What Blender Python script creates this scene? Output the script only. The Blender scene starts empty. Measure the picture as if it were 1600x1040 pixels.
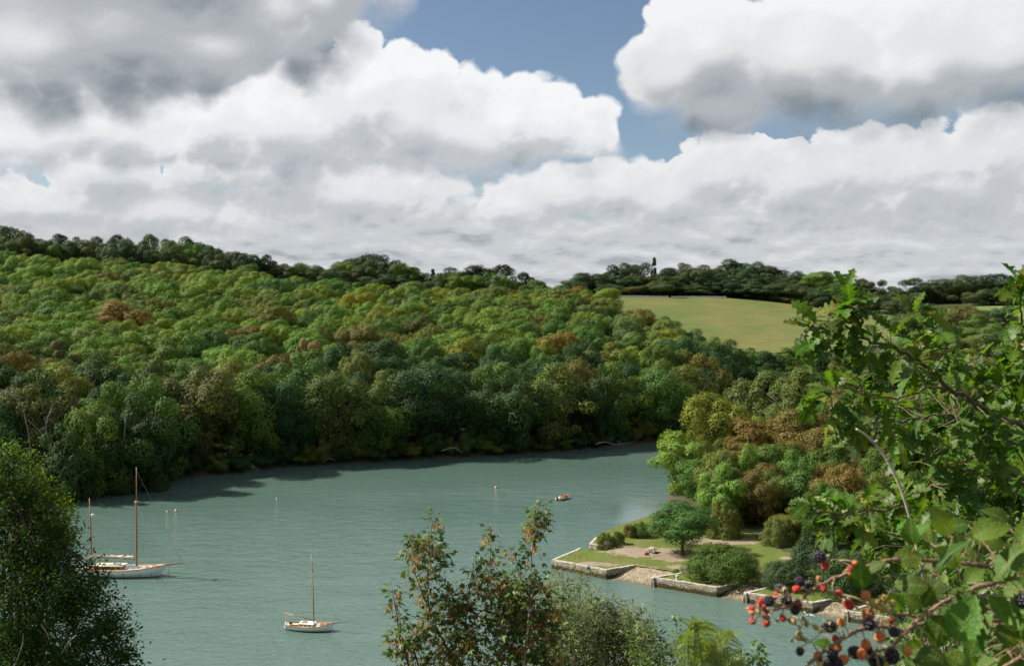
import bpy, math, random
import numpy as np
from mathutils import Vector, Matrix, Euler

SC = bpy.context.scene
COL = SC.collection
F = 1555.0      # focal length in photograph pixels (1600 wide)
CAMH = 40.0     # metres above the water
YH = 480.0      # horizon row in the photograph

# ------------------------------------------------------------------ camera
cam_data = bpy.data.cameras.new('camera')
cam_data.sensor_width = 36.0
cam_data.lens = 36.0 * F / 1600.0
cam_data.shift_y = -40.0 / 1600.0
cam_data.clip_start = 0.1
cam_data.clip_end = 20000.0
cam_data.dof.use_dof = True
cam_data.dof.focus_distance = 120.0
cam_data.dof.aperture_fstop = 9.0
cam = bpy.data.objects.new('camera', cam_data)
cam.location = (0, 0, CAMH)
cam.rotation_euler = (math.radians(90), 0, 0)
COL.objects.link(cam)
SC.camera = cam

# ------------------------------------------------------------------ render / exposure
SC.view_settings.view_transform = 'Standard'
SC.view_settings.look = 'None'
SC.view_settings.gamma = 1.0
SC.view_settings.exposure = 0.9
SC.render.engine = 'CYCLES'
cy = SC.cycles
cy.max_bounces = 5
cy.diffuse_bounces = 1
cy.glossy_bounces = 2
cy.transmission_bounces = 3
cy.transparent_max_bounces = 4
cy.caustics_reflective = False
cy.caustics_refractive = False
cy.sample_clamp_indirect = 4.0
cy.use_adaptive_sampling = True
cy.adaptive_threshold = 0.02
cy.use_denoising = True

# ------------------------------------------------------------------ sun
SUN_AZ = math.radians(80.0)      # to the left of the view direction
SUN_EL = math.radians(41.0)
SUN_DIR = Vector((-math.sin(SUN_AZ) * math.cos(SUN_EL), math.cos(SUN_AZ) * math.cos(SUN_EL), math.sin(SUN_EL)))
sun_data = bpy.data.lights.new('sun', 'SUN')
sun_data.energy = 5.0
sun_data.angle = math.radians(0.53)
sun_data.color = (1.0, 0.94, 0.84)
sun = bpy.data.objects.new('sun', sun_data)
sun.rotation_euler = SUN_DIR.to_track_quat('Z', 'Y').to_euler()
sun.location = (-300, 100, 300)
COL.objects.link(sun)


# ------------------------------------------------------------------ node helper
class NB:
    """small node builder: numbers or sockets in, sockets out"""
    def __init__(self, tree):
        self.t = tree

    def new(self, kind, **kw):
        n = self.t.nodes.new(kind)
        for k, v in kw.items():
            setattr(n, k, v)
        return n

    def put(self, sock, v):
        if hasattr(v, 'is_output'):
            self.t.links.new(v, sock)
        else:
            sock.default_value = v

    def m(self, op, a, b=0.0, c=None, clamp=False):
        n = self.new('ShaderNodeMath', operation=op, use_clamp=clamp)
        self.put(n.inputs[0], a)
        self.put(n.inputs[1], b)
        if c is not None:
            self.put(n.inputs[2], c)
        return n.outputs[0]

    def v(self, op, a, b=(0, 0, 0), scale=None):
        n = self.new('ShaderNodeVectorMath', operation=op)
        self.put(n.inputs[0], a)
        self.put(n.inputs[1], b)
        if scale is not None:
            self.put(n.inputs['Scale'], scale)
        return n.outputs['Value'] if op in ('LENGTH', 'DOT_PRODUCT', 'DISTANCE') else n.outputs[0]

    def xyz(self, x, y, z):
        n = self.new('ShaderNodeCombineXYZ')
        self.put(n.inputs[0], x); self.put(n.inputs[1], y); self.put(n.inputs[2], z)
        return n.outputs[0]

    def sep(self, a):
        n = self.new('ShaderNodeSeparateXYZ')
        self.put(n.inputs[0], a)
        return n.outputs

    def noise(self, vec, scale=1.0, detail=4.0, rough=0.5, lac=2.0, dist=0.0, col=False):
        n = self.new('ShaderNodeTexNoise')
        self.put(n.inputs['Vector'], vec)
        n.inputs['Scale'].default_value = scale
        n.inputs['Detail'].default_value = detail
        n.inputs['Roughness'].default_value = rough
        n.inputs['Lacunarity'].default_value = lac
        n.inputs['Distortion'].default_value = dist
        return n.outputs['Color' if col else 'Fac']

    def voro(self, vec, scale=1.0, detail=0.0, rough=0.5, feature='F1', out='Distance', rand=1.0):
        n = self.new('ShaderNodeTexVoronoi', feature=feature)
        self.put(n.inputs['Vector'], vec)
        n.inputs['Scale'].default_value = scale
        n.inputs['Detail'].default_value = detail
        n.inputs['Roughness'].default_value = rough
        n.inputs['Randomness'].default_value = rand
        if feature == 'SMOOTH_F1':
            n.inputs['Smoothness'].default_value = 0.6
        return n.outputs[out]

    def ramp(self, fac, stops, interp='LINEAR'):
        n = self.new('ShaderNodeValToRGB')
        cr = n.color_ramp
        cr.interpolation = interp
        while len(cr.elements) < len(stops):
            cr.elements.new(0.5)
        for e, (p, c) in zip(cr.elements, stops):
            e.position = p
            e.color = (c, c, c, 1) if isinstance(c, (int, float)) else (c[0], c[1], c[2], 1)
        self.put(n.inputs[0], fac)
        return n.outputs[0]

    def mix(self, fac, a, b, mode='MIX'):
        n = self.new('ShaderNodeMix', data_type='RGBA', blend_type=mode)
        self.put(n.inputs[0], fac)
        for s, v in ((n.inputs[6], a), (n.inputs[7], b)):
            if isinstance(v, tuple) and len(v) == 3:
                v = (*v, 1)
            self.put(s, v)
        return n.outputs[2]

    def rng(self, v, a, b, c=0.0, d=1.0, smooth=False):
        n = self.new('ShaderNodeMapRange', interpolation_type='SMOOTHSTEP' if smooth else 'LINEAR')
        self.put(n.inputs[0], v)
        for i, q in enumerate((a, b, c, d)):
            self.put(n.inputs[i + 1], q)
        return n.outputs[0]


# ------------------------------------------------------------------ world: sky with cumulus
world = bpy.data.worlds.new('World')
SC.world = world
world.use_nodes = True
wt = world.node_tree
wt.nodes.clear()
world.cycles.sampling_method = 'MANUAL'
world.cycles.sample_map_resolution = 512
W = NB(wt)
w_out = W.new('ShaderNodeOutputWorld')
sky = W.new('ShaderNodeTexSky', sky_type='NISHITA')
sky.sun_disc = False
sky.sun_elevation = SUN_EL
sky.sun_rotation = -SUN_AZ
sky.altitude = 40.0
sky.air_density = 1.0
sky.dust_density = 0.6
sky.ozone_density = 1.2
SKY_STRENGTH = 0.053
CLOUD_GAIN = 0.50

wdir = W.new('ShaderNodeTexCoord').outputs['Generated']
dx, dy, dz = W.sep(wdir)
az = W.m('ARCTAN2', dx, dy)
el = W.m('ARCSINE', dz)
uv = W.xyz(W.m('MULTIPLY', az, F), W.m('MULTIPLY', el, F), 0.0)


def uvpix(x, y):
    a = math.atan((x - 800) / F)
    return F * a, F * math.atan((YH - y) / F * math.cos(a))


def cloud_cover(off, blobs, pad):
    """largest of a set of soft ellipses in azimuth/elevation"""
    p = W.v('ADD', uv, (off[0], off[1], 0.0))
    cur = None
    for (x, y, rx, ry) in blobs:
        cx, cy_ = uvpix(x, y)
        q = W.v('MULTIPLY', W.v('SUBTRACT', p, (cx, cy_, 0)), (1.0 / rx, 1.0 / ry, 0))
        b = W.m('SUBTRACT', 1.0, W.v('LENGTH', q))
        if cur is None:
            cur = b
        else:
            cur = W.m('SMOOTH_MAX', cur, b, 0.42)
    # the same kind of sky carries on all round, outside the placed clouds
    pu, pv, _ = W.sep(p)
    far = W.m('MAXIMUM', W.rng(W.m('ABSOLUTE', pu), 800.0, 1000.0), W.rng(pv, 520.0, 720.0))
    gen = W.m('ADD', W.m('MULTIPLY', W.noise(wdir, 3.2 + pad, 1.0), 4.0), -2.1)
    return W.m('MAXIMUM', cur, W.m('SUBTRACT', W.m('MULTIPLY', W.m('ADD', gen, 2.0), far), 2.0))


def noise2(p, scale, detail, rough=0.55):
    n = W.new('ShaderNodeTexNoise', noise_dimensions='2D')
    W.put(n.inputs['Vector'], p)
    n.inputs['Scale'].default_value = scale
    n.inputs['Detail'].default_value = detail
    n.inputs['Roughness'].default_value = rough
    return W.m('MULTIPLY', W.m('SUBTRACT', n.outputs['Fac'], 0.5), 2.0)


def voro2(p, scale, detail):
    n = W.new('ShaderNodeTexVoronoi', voronoi_dimensions='2D', feature='F1')
    W.put(n.inputs['Vector'], p)
    n.inputs['Scale'].default_value = scale
    n.inputs['Detail'].default_value = detail
    n.inputs['Roughness'].default_value = 0.55
    d = n.outputs['Distance']
    return W.m('MULTIPLY', W.m('SUBTRACT', 0.25, W.m('MULTIPLY', d, d)), 2.0)


def cloud_point(off, seed, sx=1.0, sy=1.15):
    p = W.v('ADD', uv, (off[0] + seed * 5000.0, off[1] + seed * 900.0, 0.0))
    return W.v('MULTIPLY', p, (sx / F, sy / F, 0.0))


LX, LY = -0.45, 0.89
cloud_layers = []


def cloud_layer(blobs, seed, scale, amp, bamp, soft, lit, dark, k_small, k_big, bias, step=22.0, big=70.0, grow=0.0, bscale=2.6):
    c0 = cloud_cover((0, 0), blobs, seed)
    p0 = cloud_point((0, 0), seed)
    n0 = noise2(p0, scale, 9.0, 0.60)
    body = W.m('MINIMUM', W.m('ADD', c0, grow), 0.75)
    d0 = W.m('ADD', body, W.m('ADD', W.m('MULTIPLY', n0, amp), W.m('MULTIPLY', voro2(p0, scale * bscale, 1.0), bamp)))
    cb = cloud_cover((LX * big * 0.5, LY * big), blobs, seed)
    under = W.rng(W.m('SUBTRACT', c0, cb), -0.35, 0.25, 1.0, 0.0)
    sw = W.m('MULTIPLY', W.rng(noise2(p0, scale * 0.5, 1.0), -0.3, 0.3, soft * 0.4, soft * 2.0), W.m('ADD', 1.0, W.m('MULTIPLY', under, 1.5)))
    alpha = W.rng(d0, W.m('MULTIPLY', under, -0.22), sw, smooth=True)
    cs = cloud_point((LX * step, LY * step), seed)
    s_lo = W.m('SUBTRACT', noise2(p0, scale * 0.8, 3.5, 0.5), noise2(cs, scale * 0.8, 3.5, 0.5))
    s_hi = W.m('SUBTRACT', noise2(p0, scale * 3.5, 4.0, 0.55), noise2(cloud_point((LX * 6, LY * 6), seed), scale * 3.5, 4.0, 0.55))
    edge = W.rng(d0, 0.0, 0.7, 1.0, 0.35)
    sh = W.m('ADD', W.m('MULTIPLY', s_lo, k_small), W.m('MULTIPLY', W.m('SUBTRACT', c0, cb), k_big))
    sh = W.m('ADD', W.m('ADD', sh, bias), W.m('MULTIPLY', W.m('MULTIPLY', s_hi, edge), k_small * 0.7))
    sh = W.m('ADD', sh, W.rng(d0, 0.0, 0.5, 0.30, 0.0))
    col = W.ramp(sh, [(0.0, dark), (0.35, tuple(a * 0.68 + b * 0.32 for a, b in zip(dark, lit))),
                      (0.68, tuple(a * 0.2 + b * 0.8 for a, b in zip(dark, lit))), (1.0, lit)], 'EASE')
    cloud_layers.append((alpha, col))


def cloud_deck(seed, lit, dark):
    """rows of cumulus seen edge-on, closing up towards the horizon: noise on a flat layer at cloud height"""
    def pt(off):
        e = W.m('MAXIMUM', W.m('ADD', el, off[1] / F), 0.012)
        k = W.m('DIVIDE', 1.0, W.m('ADD', W.m('TANGENT', e), 0.11))
        a = W.m('ADD', az, off[0] / F)
        return W.v('ADD', W.xyz(W.m('MULTIPLY', a, 15.0), W.m('MULTIPLY', k, 1.3), 0.0), (seed * 7.0, seed, 0.0))
    q0 = pt((0, 0))
    q1 = pt((LX * 9.0, 11.0))
    n0 = noise2(q0, 1.0, 6.0, 0.55)
    v = W.m('MULTIPLY', el, F)
    thin = W.rng(v, 90.0, 235.0, 1.1, -0.75)
    d0 = W.m('ADD', W.m('MULTIPLY', n0, 1.15), thin)
    alpha = W.rng(d0, 0.0, 0.35, smooth=True)
    sh = W.m('ADD', W.m('MULTIPLY', W.m('SUBTRACT', n0, noise2(q1, 1.0, 4.0, 0.5)), 0.85), 0.52)
    sh = W.m('ADD', sh, W.m('MULTIPLY', n0, 0.25))
    col = W.ramp(sh, [(0.0, dark), (0.5, tuple(a * 0.4 + b * 0.6 for a, b in zip(dark, lit))), (1.0, lit)], 'EASE')
    cloud_layers.append((alpha, col))


FAR_BLOBS = [(1130, 268, 100, 66), (1040, 305, 110, 62), (960, 290, 100, 50), (880, 300, 100, 48), (1240, 285, 110, 66),
             (1320, 265, 100, 66), (1430, 258, 120, 70), (1550, 245, 130, 76), (1480, 290, 260, 70), (800, 318, 90, 42),
             (165, 268, 125, 44), (330, 258, 95, 42), (430, 262, 120, 60), (560, 300, 190, 54), (70, 315, 190, 44), (250, 325, 200, 50)]
MID_BLOBS = [(556, 140, 100, 92), (640, 165, 150, 98), (490, 190, 100, 92), (790, 180, 110, 80), (860, 190, 100, 74),
             (915, 208, 62, 56), (700, 205, 250, 82), (420, 190, 120, 86), (320, 185, 150, 70), (180, 190, 220, 72),
             (40, 205, 180, 76)]
NEAR_BLOBS = [(180, 20, 330, 120), (430, 10, 130, 104), (60, 70, 230, 110), (330, 70, 190, 72), (250, -90, 430, 120), (500, -10, 70, 66),
              (1100, 70, 135, 100), (1058, 112, 100, 78), (1125, 165, 110, 56), (1250, 82, 220, 112), (1400, 92, 260, 108),
              (1570, 66, 230, 120)]
cloud_deck(2.3, (0.76, 0.79, 0.81), (0.42, 0.455, 0.485))
cloud_layer(FAR_BLOBS, 3.1, 12.0, 0.52, 0.13, 0.13, (0.90, 0.91, 0.93), (0.43, 0.47, 0.505), 0.44, 0.54, 0.46, step=16.0, big=44.0, grow=0.02)
cloud_layer(MID_BLOBS, 7.7, 8.5, 0.40, 0.16, 0.10, (0.99, 1.0, 1.02), (0.38, 0.42, 0.46), 0.46, 0.54, 0.43, step=24.0, big=80.0, grow=-0.06)
cloud_layer(NEAR_BLOBS, 1.4, 6.5, 0.42, 0.14, 0.11, (0.96, 0.97, 0.98), (0.25, 0.29, 0.33), 0.30, 0.70, 0.33, step=30.0, big=95.0, grow=-0.02)

bg_sky = W.new('ShaderNodeBackground')
W.put(bg_sky.inputs[0], sky.outputs[0])
bg_sky.inputs[1].default_value = SKY_STRENGTH
shader = bg_sky.outputs[0]
for alpha, col in cloud_layers:
    b = W.new('ShaderNodeBackground')
    W.put(b.inputs[0], col)
    b.inputs[1].default_value = CLOUD_GAIN
    mx = W.new('ShaderNodeMixShader')
    W.put(mx.inputs[0], alpha)
    wt.links.new(shader, mx.inputs[1])
    wt.links.new(b.outputs[0], mx.inputs[2])
    shader = mx.outputs[0]
wt.links.new(shader, w_out.inputs[0])

# ================================================================== helpers for objects
def px(x, y, d):
    """photograph pixel seen at depth d -> world point"""
    return Vector(((x - 800.0) / F * d, d, CAMH - (y - YH) / F * d))


def link(o):
    COL.objects.link(o)
    return o


def tag(o, label=None, cat=None, group=None, kind=None):
    if label: o['label'] = label
    if cat: o['category'] = cat
    if group: o['group'] = group
    if kind: o['kind'] = kind
    return o


def empty(name, loc=(0, 0, 0), rz=0.0, scale=1.0):
    o = bpy.data.objects.new(name, None)
    o.empty_display_size = 0.2
    o.location = loc
    o.rotation_euler = (0, 0, rz)
    o.scale = (scale,) * 3
    return link(o)


def mesh_np(name, verts, faces, mat=None, smooth=False):
    """numpy verts (n,3) and faces (m,k) -> mesh data"""
    me = bpy.data.meshes.new(name)
    verts = np.asarray(verts, dtype=np.float32)
    faces = np.asarray(faces, dtype=np.int32)
    m, k = faces.shape
    me.vertices.add(len(verts))
    me.vertices.foreach_set('co', verts.ravel())
    me.loops.add(m * k)
    me.loops.foreach_set('vertex_index', faces.ravel())
    me.polygons.add(m)
    me.polygons.foreach_set('loop_start', np.arange(0, m * k, k, dtype=np.int32))
    me.polygons.foreach_set('loop_total', np.full(m, k, dtype=np.int32))
    if smooth:
        me.polygons.foreach_set('use_smooth', np.ones(m, dtype=bool))
    me.update(calc_edges=True)
    me.validate()
    if mat: me.materials.append(mat)
    return me


def mobj(name, me, parent=None, loc=None):
    o = bpy.data.objects.new(name, me)
    if parent: o.parent = parent
    if loc is not None: o.location = loc
    return link(o)


class MB:
    """collects simple shapes into one mesh"""
    def __init__(self):
        self.v, self.f = [], []

    def add(self, verts, faces):
        o = len(self.v)
        self.v.extend([tuple(p) for p in verts])
        self.f.extend([tuple(i + o for i in f) for f in faces])
        return self

    def box(self, c, s, rz=0.0, jit=0.0, rng=None, taper=1.0):
        c = Vector(c); ca, sa = math.cos(rz), math.sin(rz)
        vs = []
        for k in (-1, 1):
            for (i, j) in ((-1, -1), (1, -1), (1, 1), (-1, 1)):
                t = taper if k > 0 else 1.0
                x, y, z = i * s[0] / 2 * t, j * s[1] / 2 * t, k * s[2] / 2
                if jit:
                    x += rng.uniform(-jit, jit); y += rng.uniform(-jit, jit); z += rng.uniform(-jit, jit)
                vs.append(c + Vector((x * ca - y * sa, x * sa + y * ca, z)))
        return self.add(vs, [(0, 3, 2, 1), (4, 5, 6, 7), (0, 1, 5, 4), (1, 2, 6, 5), (2, 3, 7, 6), (3, 0, 4, 7)])

    def tube(self, pts, rad, n=6, cap=True):
        pts = [Vector(p) for p in pts]
        if not hasattr(rad, '__len__'):
            rad = [rad] * len(pts)
        rings = []
        up = Vector((0.13, 0.31, 0.94))
        for i, p in enumerate(pts):
            a = pts[max(0, i - 1)]; b = pts[min(len(pts) - 1, i + 1)]
            t = (b - a).normalized()
            s = t.cross(up)
            if s.length < 1e-4: s = t.cross(Vector((1, 0, 0)))
            s.normalize(); u = s.cross(t)
            rings.append([p + (s * math.cos(q) + u * math.sin(q)) * rad[i] for q in [2 * math.pi * k / n for k in range(n)]])
        vs = [p for r in rings for p in r]
        fs = []
        for i in range(len(pts) - 1):
            for k in range(n):
                a = i * n + k; b = i * n + (k + 1) % n
                fs.append((a, b, b + n, a + n))
        if cap:
            fs.append(tuple(range(n - 1, -1, -1)))
            fs.append(tuple(range((len(pts) - 1) * n, len(pts) * n)))
        return self.add(vs, fs)

    def ball(self, c, r, seg=10, rings=6, sq=(1, 1, 1)):
        c = Vector(c)
        vs = [c + Vector((0, 0, -r * sq[2]))]
        for i in range(1, rings):
            a = -math.pi / 2 + math.pi * i / rings
            for k in range(seg):
                b = 2 * math.pi * k / seg
                vs.append(c + Vector((r * sq[0] * math.cos(a) * math.cos(b), r * sq[1] * math.cos(a) * math.sin(b), r * sq[2] * math.sin(a))))
        vs.append(c + Vector((0, 0, r * sq[2])))
        fs = []
        for k in range(seg):
            fs.append((0, 1 + (k + 1) % seg, 1 + k))
        for i in range(rings - 2):
            for k in range(seg):
                a = 1 + i * seg + k; b = 1 + i * seg + (k + 1) % seg
                fs.append((a, b, b + seg, a + seg))
        top = len(vs) - 1; o = 1 + (rings - 2) * seg
        for k in range(seg):
            fs.append((o + k, o + (k + 1) % seg, top))
        return self.add(vs, fs)

    def mesh(self, name, mat=None, smooth=False):
        me = bpy.data.meshes.new(name)
        me.from_pydata(self.v, [], self.f)
        if smooth:
            me.polygons.foreach_set('use_smooth', [True] * len(me.polygons))
        if mat: me.materials.append(mat)
        me.update()
        return me

    def build(self, name, mat=None, parent=None, smooth=False, loc=None):
        return mobj(name, self.mesh(name, mat, smooth), parent, loc)


def smooth_path(pts, n=6):
    """Catmull-Rom through pts"""
    pts = [Vector(p) for p in pts]
    out = []
    for i in range(len(pts) - 1):
        p0 = pts[max(0, i - 1)]; p1 = pts[i]; p2 = pts[i + 1]; p3 = pts[min(len(pts) - 1, i + 2)]
        for k in range(n):
            t = k / n
            out.append(0.5 * ((2 * p1) + (p2 - p0) * t + (2 * p0 - 5 * p1 + 4 * p2 - p3) * t * t + (3 * p1 - p0 - 3 * p2 + p3) * t ** 3))
    out.append(pts[-1])
    return out


# ================================================================== materials
def material(name):
    m = bpy.data.materials.new(name)
    m.use_nodes = True
    m.node_tree.nodes.clear()
    b = NB(m.node_tree)
    out = b.new('ShaderNodeOutputMaterial')
    return m, b, out


def principled(b, color, rough=0.6, spec=0.5, normal=None, metallic=0.0):
    n = b.new('ShaderNodeBsdfPrincipled')
    if isinstance(color, tuple) and len(color) == 3: color = (*color, 1)
    b.put(n.inputs['Base Color'], color)
    b.put(n.inputs['Roughness'], rough)
    b.put(n.inputs['Specular IOR Level'], spec)
    b.put(n.inputs['Metallic'], metallic)
    if normal is not None: b.put(n.inputs['Normal'], normal)
    return n


def bump(b, h, strength=0.3, dist=0.1):
    n = b.new('ShaderNodeBump')
    b.put(n.inputs['Strength'], strength)
    b.put(n.inputs['Distance'], dist)
    b.put(n.inputs['Height'], h)
    return n.outputs[0]


def simple_mat(name, col, rough=0.6, var=0.15, scale=6.0, bmp=0.0, spec=0.4, stretch=(1, 1, 1)):
    m, b, out = material(name)
    co = b.v('MULTIPLY', b.new('ShaderNodeTexCoord').outputs['Object'], stretch)
    n = b.noise(co, scale, 5.0, 0.6)
    k = b.rng(n, 0.25, 0.75, 1 - var, 1 + var)
    c = b.v('SCALE', col, scale=k)
    nm = bump(b, n, bmp, 0.05) if bmp else None
    p = principled(b, c, rough, spec, nm)
    b.put(out.inputs[0], p.outputs[0])
    return m


def leaf_mat(name, col=None, trans=0.3, rough=0.55, var=0.35, spec=0.25, huevar=0.06, spots=None):
    """leaves: colour of the object (or given), each leaf a little different, light shines through"""
    m, b, out = material(name)
    if col is None:
        base = b.new('ShaderNodeObjectInfo').outputs['Color']
    else:
        base = (*col, 1)
    rnd = b.new('ShaderNodeNewGeometry').outputs['Random Per Island']
    hs = b.new('ShaderNodeHueSaturation')
    b.put(hs.inputs['Hue'], b.rng(b.m('FRACT', b.m('MULTIPLY', rnd, 7.13)), 0, 1, 0.5 - huevar, 0.5 + huevar * 0.6))
    b.put(hs.inputs['Value'], b.rng(rnd, 0, 1, 1 - var, 1 + var))
    hs.inputs['Saturation'].default_value = 1.0
    b.put(hs.inputs['Color'], base)
    c = hs.outputs[0]
    if spots:
        co = b.new('ShaderNodeTexCoord').outputs['Object']
        f = b.rng(b.noise(co, spots[1], 3.0, 0.6), spots[2], spots[2] + 0.08)
        c = b.mix(f, c, spots[0])
    p = principled(b, c, rough, spec)
    t = b.new('ShaderNodeBsdfTranslucent')
    tc = b.mix(1.0, c, (1.25, 1.3, 0.55), 'MULTIPLY')
    b.put(t.inputs[0], tc)
    mx = b.new('ShaderNodeMixShader')
    mx.inputs[0].default_value = trans
    b.put(mx.inputs[1], p.outputs[0])
    b.put(mx.inputs[2], t.outputs[0])
    b.put(out.inputs[0], mx.outputs[0])
    return m


M = {}
M['leaf'] = leaf_mat('tree_leaves', None, 0.26, 0.65, 0.20, spec=0.16, huevar=0.022)
M['bark'] = simple_mat('bark', (0.10, 0.085, 0.065), 0.85, 0.4, 9.0, 0.5, stretch=(1, 1, 0.25))
M['dead_wood'] = simple_mat('dead_wood', (0.25, 0.23, 0.20), 0.8, 0.25, 4.0, 0.3)
M['pale_bark'] = simple_mat('pale_bark', (0.42, 0.37, 0.29), 0.75, 0.25, 14.0, 0.3, stretch=(1, 1, 0.3))
M['twig'] = simple_mat('twig_bark', (0.13, 0.095, 0.06), 0.75, 0.35, 30.0, 0.3)


# ================================================================== terrain
CTRL = []
LEFT_SHORE = [(-420, 130), (-260, 150), (-160, 178), (-125, 197), (-99, 214), (-76, 237), (-56, 251), (-27, 264), (0, 273), (22, 283),
              (45, 299), (62, 322), (88, 360), (130, 392), (200, 405), (320, 415), (480, 425)]
RIGHT_SHORE = [(29, 194), (32.5, 211), (40, 235), (52, 255), (75, 272), (120, 287), (200, 302), (320, 315), (480, 325)]
for i, (x, y) in enumerate(LEFT_SHORE):
    CTRL.append((x, y, 0.2))
    a = Vector(LEFT_SHORE[max(0, i - 1)]); b = Vector(LEFT_SHORE[min(len(LEFT_SHORE) - 1, i + 1)])
    t = (b - a).normalized(); n = Vector((-t.y, t.x))
    CTRL.append((x + n.x * 7, y + n.y * 7, 3.4))
    CTRL.append((x - n.x * 7, y - n.y * 7, -2.0))
for i, (x, y) in enumerate(RIGHT_SHORE):
    CTRL.append((x, y, 0.1))
    a = Vector(RIGHT_SHORE[max(0, i - 1)]); b = Vector(RIGHT_SHORE[min(len(RIGHT_SHORE) - 1, i + 1)])
    t = (b - a).normalized(); n = Vector((-t.y, t.x))
    CTRL.append((x + n.x * 5, y + n.y * 5, -1.6))
for p in [(0, 100), (-50, 100), (-150, 100), (-300, 100), (0, 150), (-60, 150), (-130, 150), (0, 200), (-60, 200), (-30, 240), (20, 240),
          (0, 125), (30, 115), (15, 190), (10, 176), (5, 165), (1, 152), (8, 145), (20, 134), (29, 128), (38, 122), (-200, 140), (90, 325),
          (130, 345), (200, 355), (320, 368), (480, 375), (6, 160), (20, 205)]:
    CTRL.append((*p, -2.2))
CTRL += [  # quay platform and the ground behind it
    (22, 152, 0.2), (30, 146, 0.3), (38, 140, 0.4), (46, 133, 0.6), (20, 166, 0.0), (27, 163, 0.4), (36, 158, 0.6), (34, 172, 0.6), (26, 178, 0.1),
    (40, 150, 0.7), (45, 170, 1.8), (45, 152, 1.5), (50, 140, 2.0), (58, 130, 3.0),
    (36, 196, 1.0), (42, 208, 2.0), (55, 205, 3.2), (72, 230, 8), (56, 240, 3), (90, 245, 10), (112, 250, 10), (150, 250, 12), (100, 200, 9), (75, 180, 3),
    (62, 160, 2.0), (72, 140, 2.5), (90, 120, 8), (65, 118, 2.5), (56, 185, 1.8), (100, 160, 6), (200, 240, 18), (200, 150, 30), (320, 200, 40), (480, 200, 50)]
CTRL += [  # the slope the photographer stands on
    (0, 0, 38.3), (0, 15, 30.5), (0, 40, 18), (0, 65, 7), (0, 83, 0.3), (-40, 83, 0.3), (-100, 75, 0.3), (-300, 60, 0.3), (-40, 40, 16), (-40, 0, 36),
    (-100, 0, 36), (-100, 40, 14), (-14, 28, 24), (30, 0, 39), (30, 40, 20), (33, 75, 7), (48, 100, 1.5), (60, 60, 22), (100, 60, 36), (100, 0, 46),
    (-300, 0, 30), (0, -60, 50), (20, 85, 0.3), (3, 0, 38.3), (0, 3, 37.0), (200, 0, 55), (-300, -60, 40), (300, -60, 60)]
for t, prof in {
    -0.70: [(205, 10), (300, 22), (420, 40), (520, 58), (640, 70), (900, 75)],
    -0.514: [(225, 5), (300, 17), (380, 29), (450, 41), (520, 54), (600, 67), (900, 70)],
    -0.39: [(250, 5), (320, 17), (400, 30), (480, 44), (600, 62), (900, 66)],
    -0.257: [(268, 5), (350, 20), (430, 33), (490, 43), (600, 55), (900, 60)],
    -0.103: [(290, 6), (370, 20), (440, 30), (520, 42), (640, 50), (900, 55)],
    0.032: [(305, 6), (350, 15), (420, 26), (475, 33), (650, 43), (900, 50)],
    0.096: [(325, 8), (390, 22), (450, 32), (560, 30), (700, 44)],
    0.161: [(350, 6), (430, 18.5), (520, 17), (620, 31), (720, 45), (800, 58), (1000, 62)],
    0.21: [(420, 7), (530, 15.5), (620, 31), (720, 45), (800, 58)],
    0.29: [(430, 4), (530, 18), (620, 31), (700, 40), (760, 49), (1000, 55)],
    0.373: [(430, 3), (530, 18), (650, 31.5), (720, 38), (1000, 48)],
    0.45: [(440, 3), (520, 15), (640, 38.5), (760, 45), (1000, 50)],
    0.52: [(450, 4), (520, 17), (620, 37), (760, 48), (1000, 52)],
    0.75: [(470, 8), (620, 36), (760, 48), (1000, 52)],
}.items():
    for d, z in prof:
        CTRL.append((t * d, d, z))
CP = np.array(CTRL, dtype=np.float64)


def _fit():
    P = CP[:, :2]
    n = len(P)
    A = np.zeros((n + 3, n + 3))
    A[:n, :n] = np.linalg.norm(P[:, None] - P[None], axis=2)
    A[:n, n] = 1; A[:n, n + 1:] = P / 100.0
    A[n, :n] = 1; A[n + 1:, :n] = P.T / 100.0
    A[:n, :n] -= np.eye(n) * 0.15
    r = np.zeros(n + 3); r[:n] = CP[:, 2]
    return np.linalg.solve(A, r)


TW = _fit()


def ground(x, y):
    x = np.asarray(x, dtype=np.float64); y = np.asarray(y, dtype=np.float64)
    sh = x.shape
    x = x.ravel(); y = y.ravel()
    cx = np.clip(x, -480, 560); cyy = np.clip(y, -70, 1000)
    n = len(CP)
    z = np.zeros(len(x))
    for i in range(n):
        z += TW[i] * np.hypot(cx - CP[i, 0], cyy - CP[i, 1])
    z += TW[n] + TW[n + 1] * cx / 100.0 + TW[n + 2] * cyy / 100.0
    k = np.clip((np.hypot(x - cx, y - cyy)) / 600.0, 0, 1)
    z = z * (1 - k) + 48.0 * k
    return z.reshape(sh)


def gz(x, y):
    return float(ground(np.array([x]), np.array([y]))[0])


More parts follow.
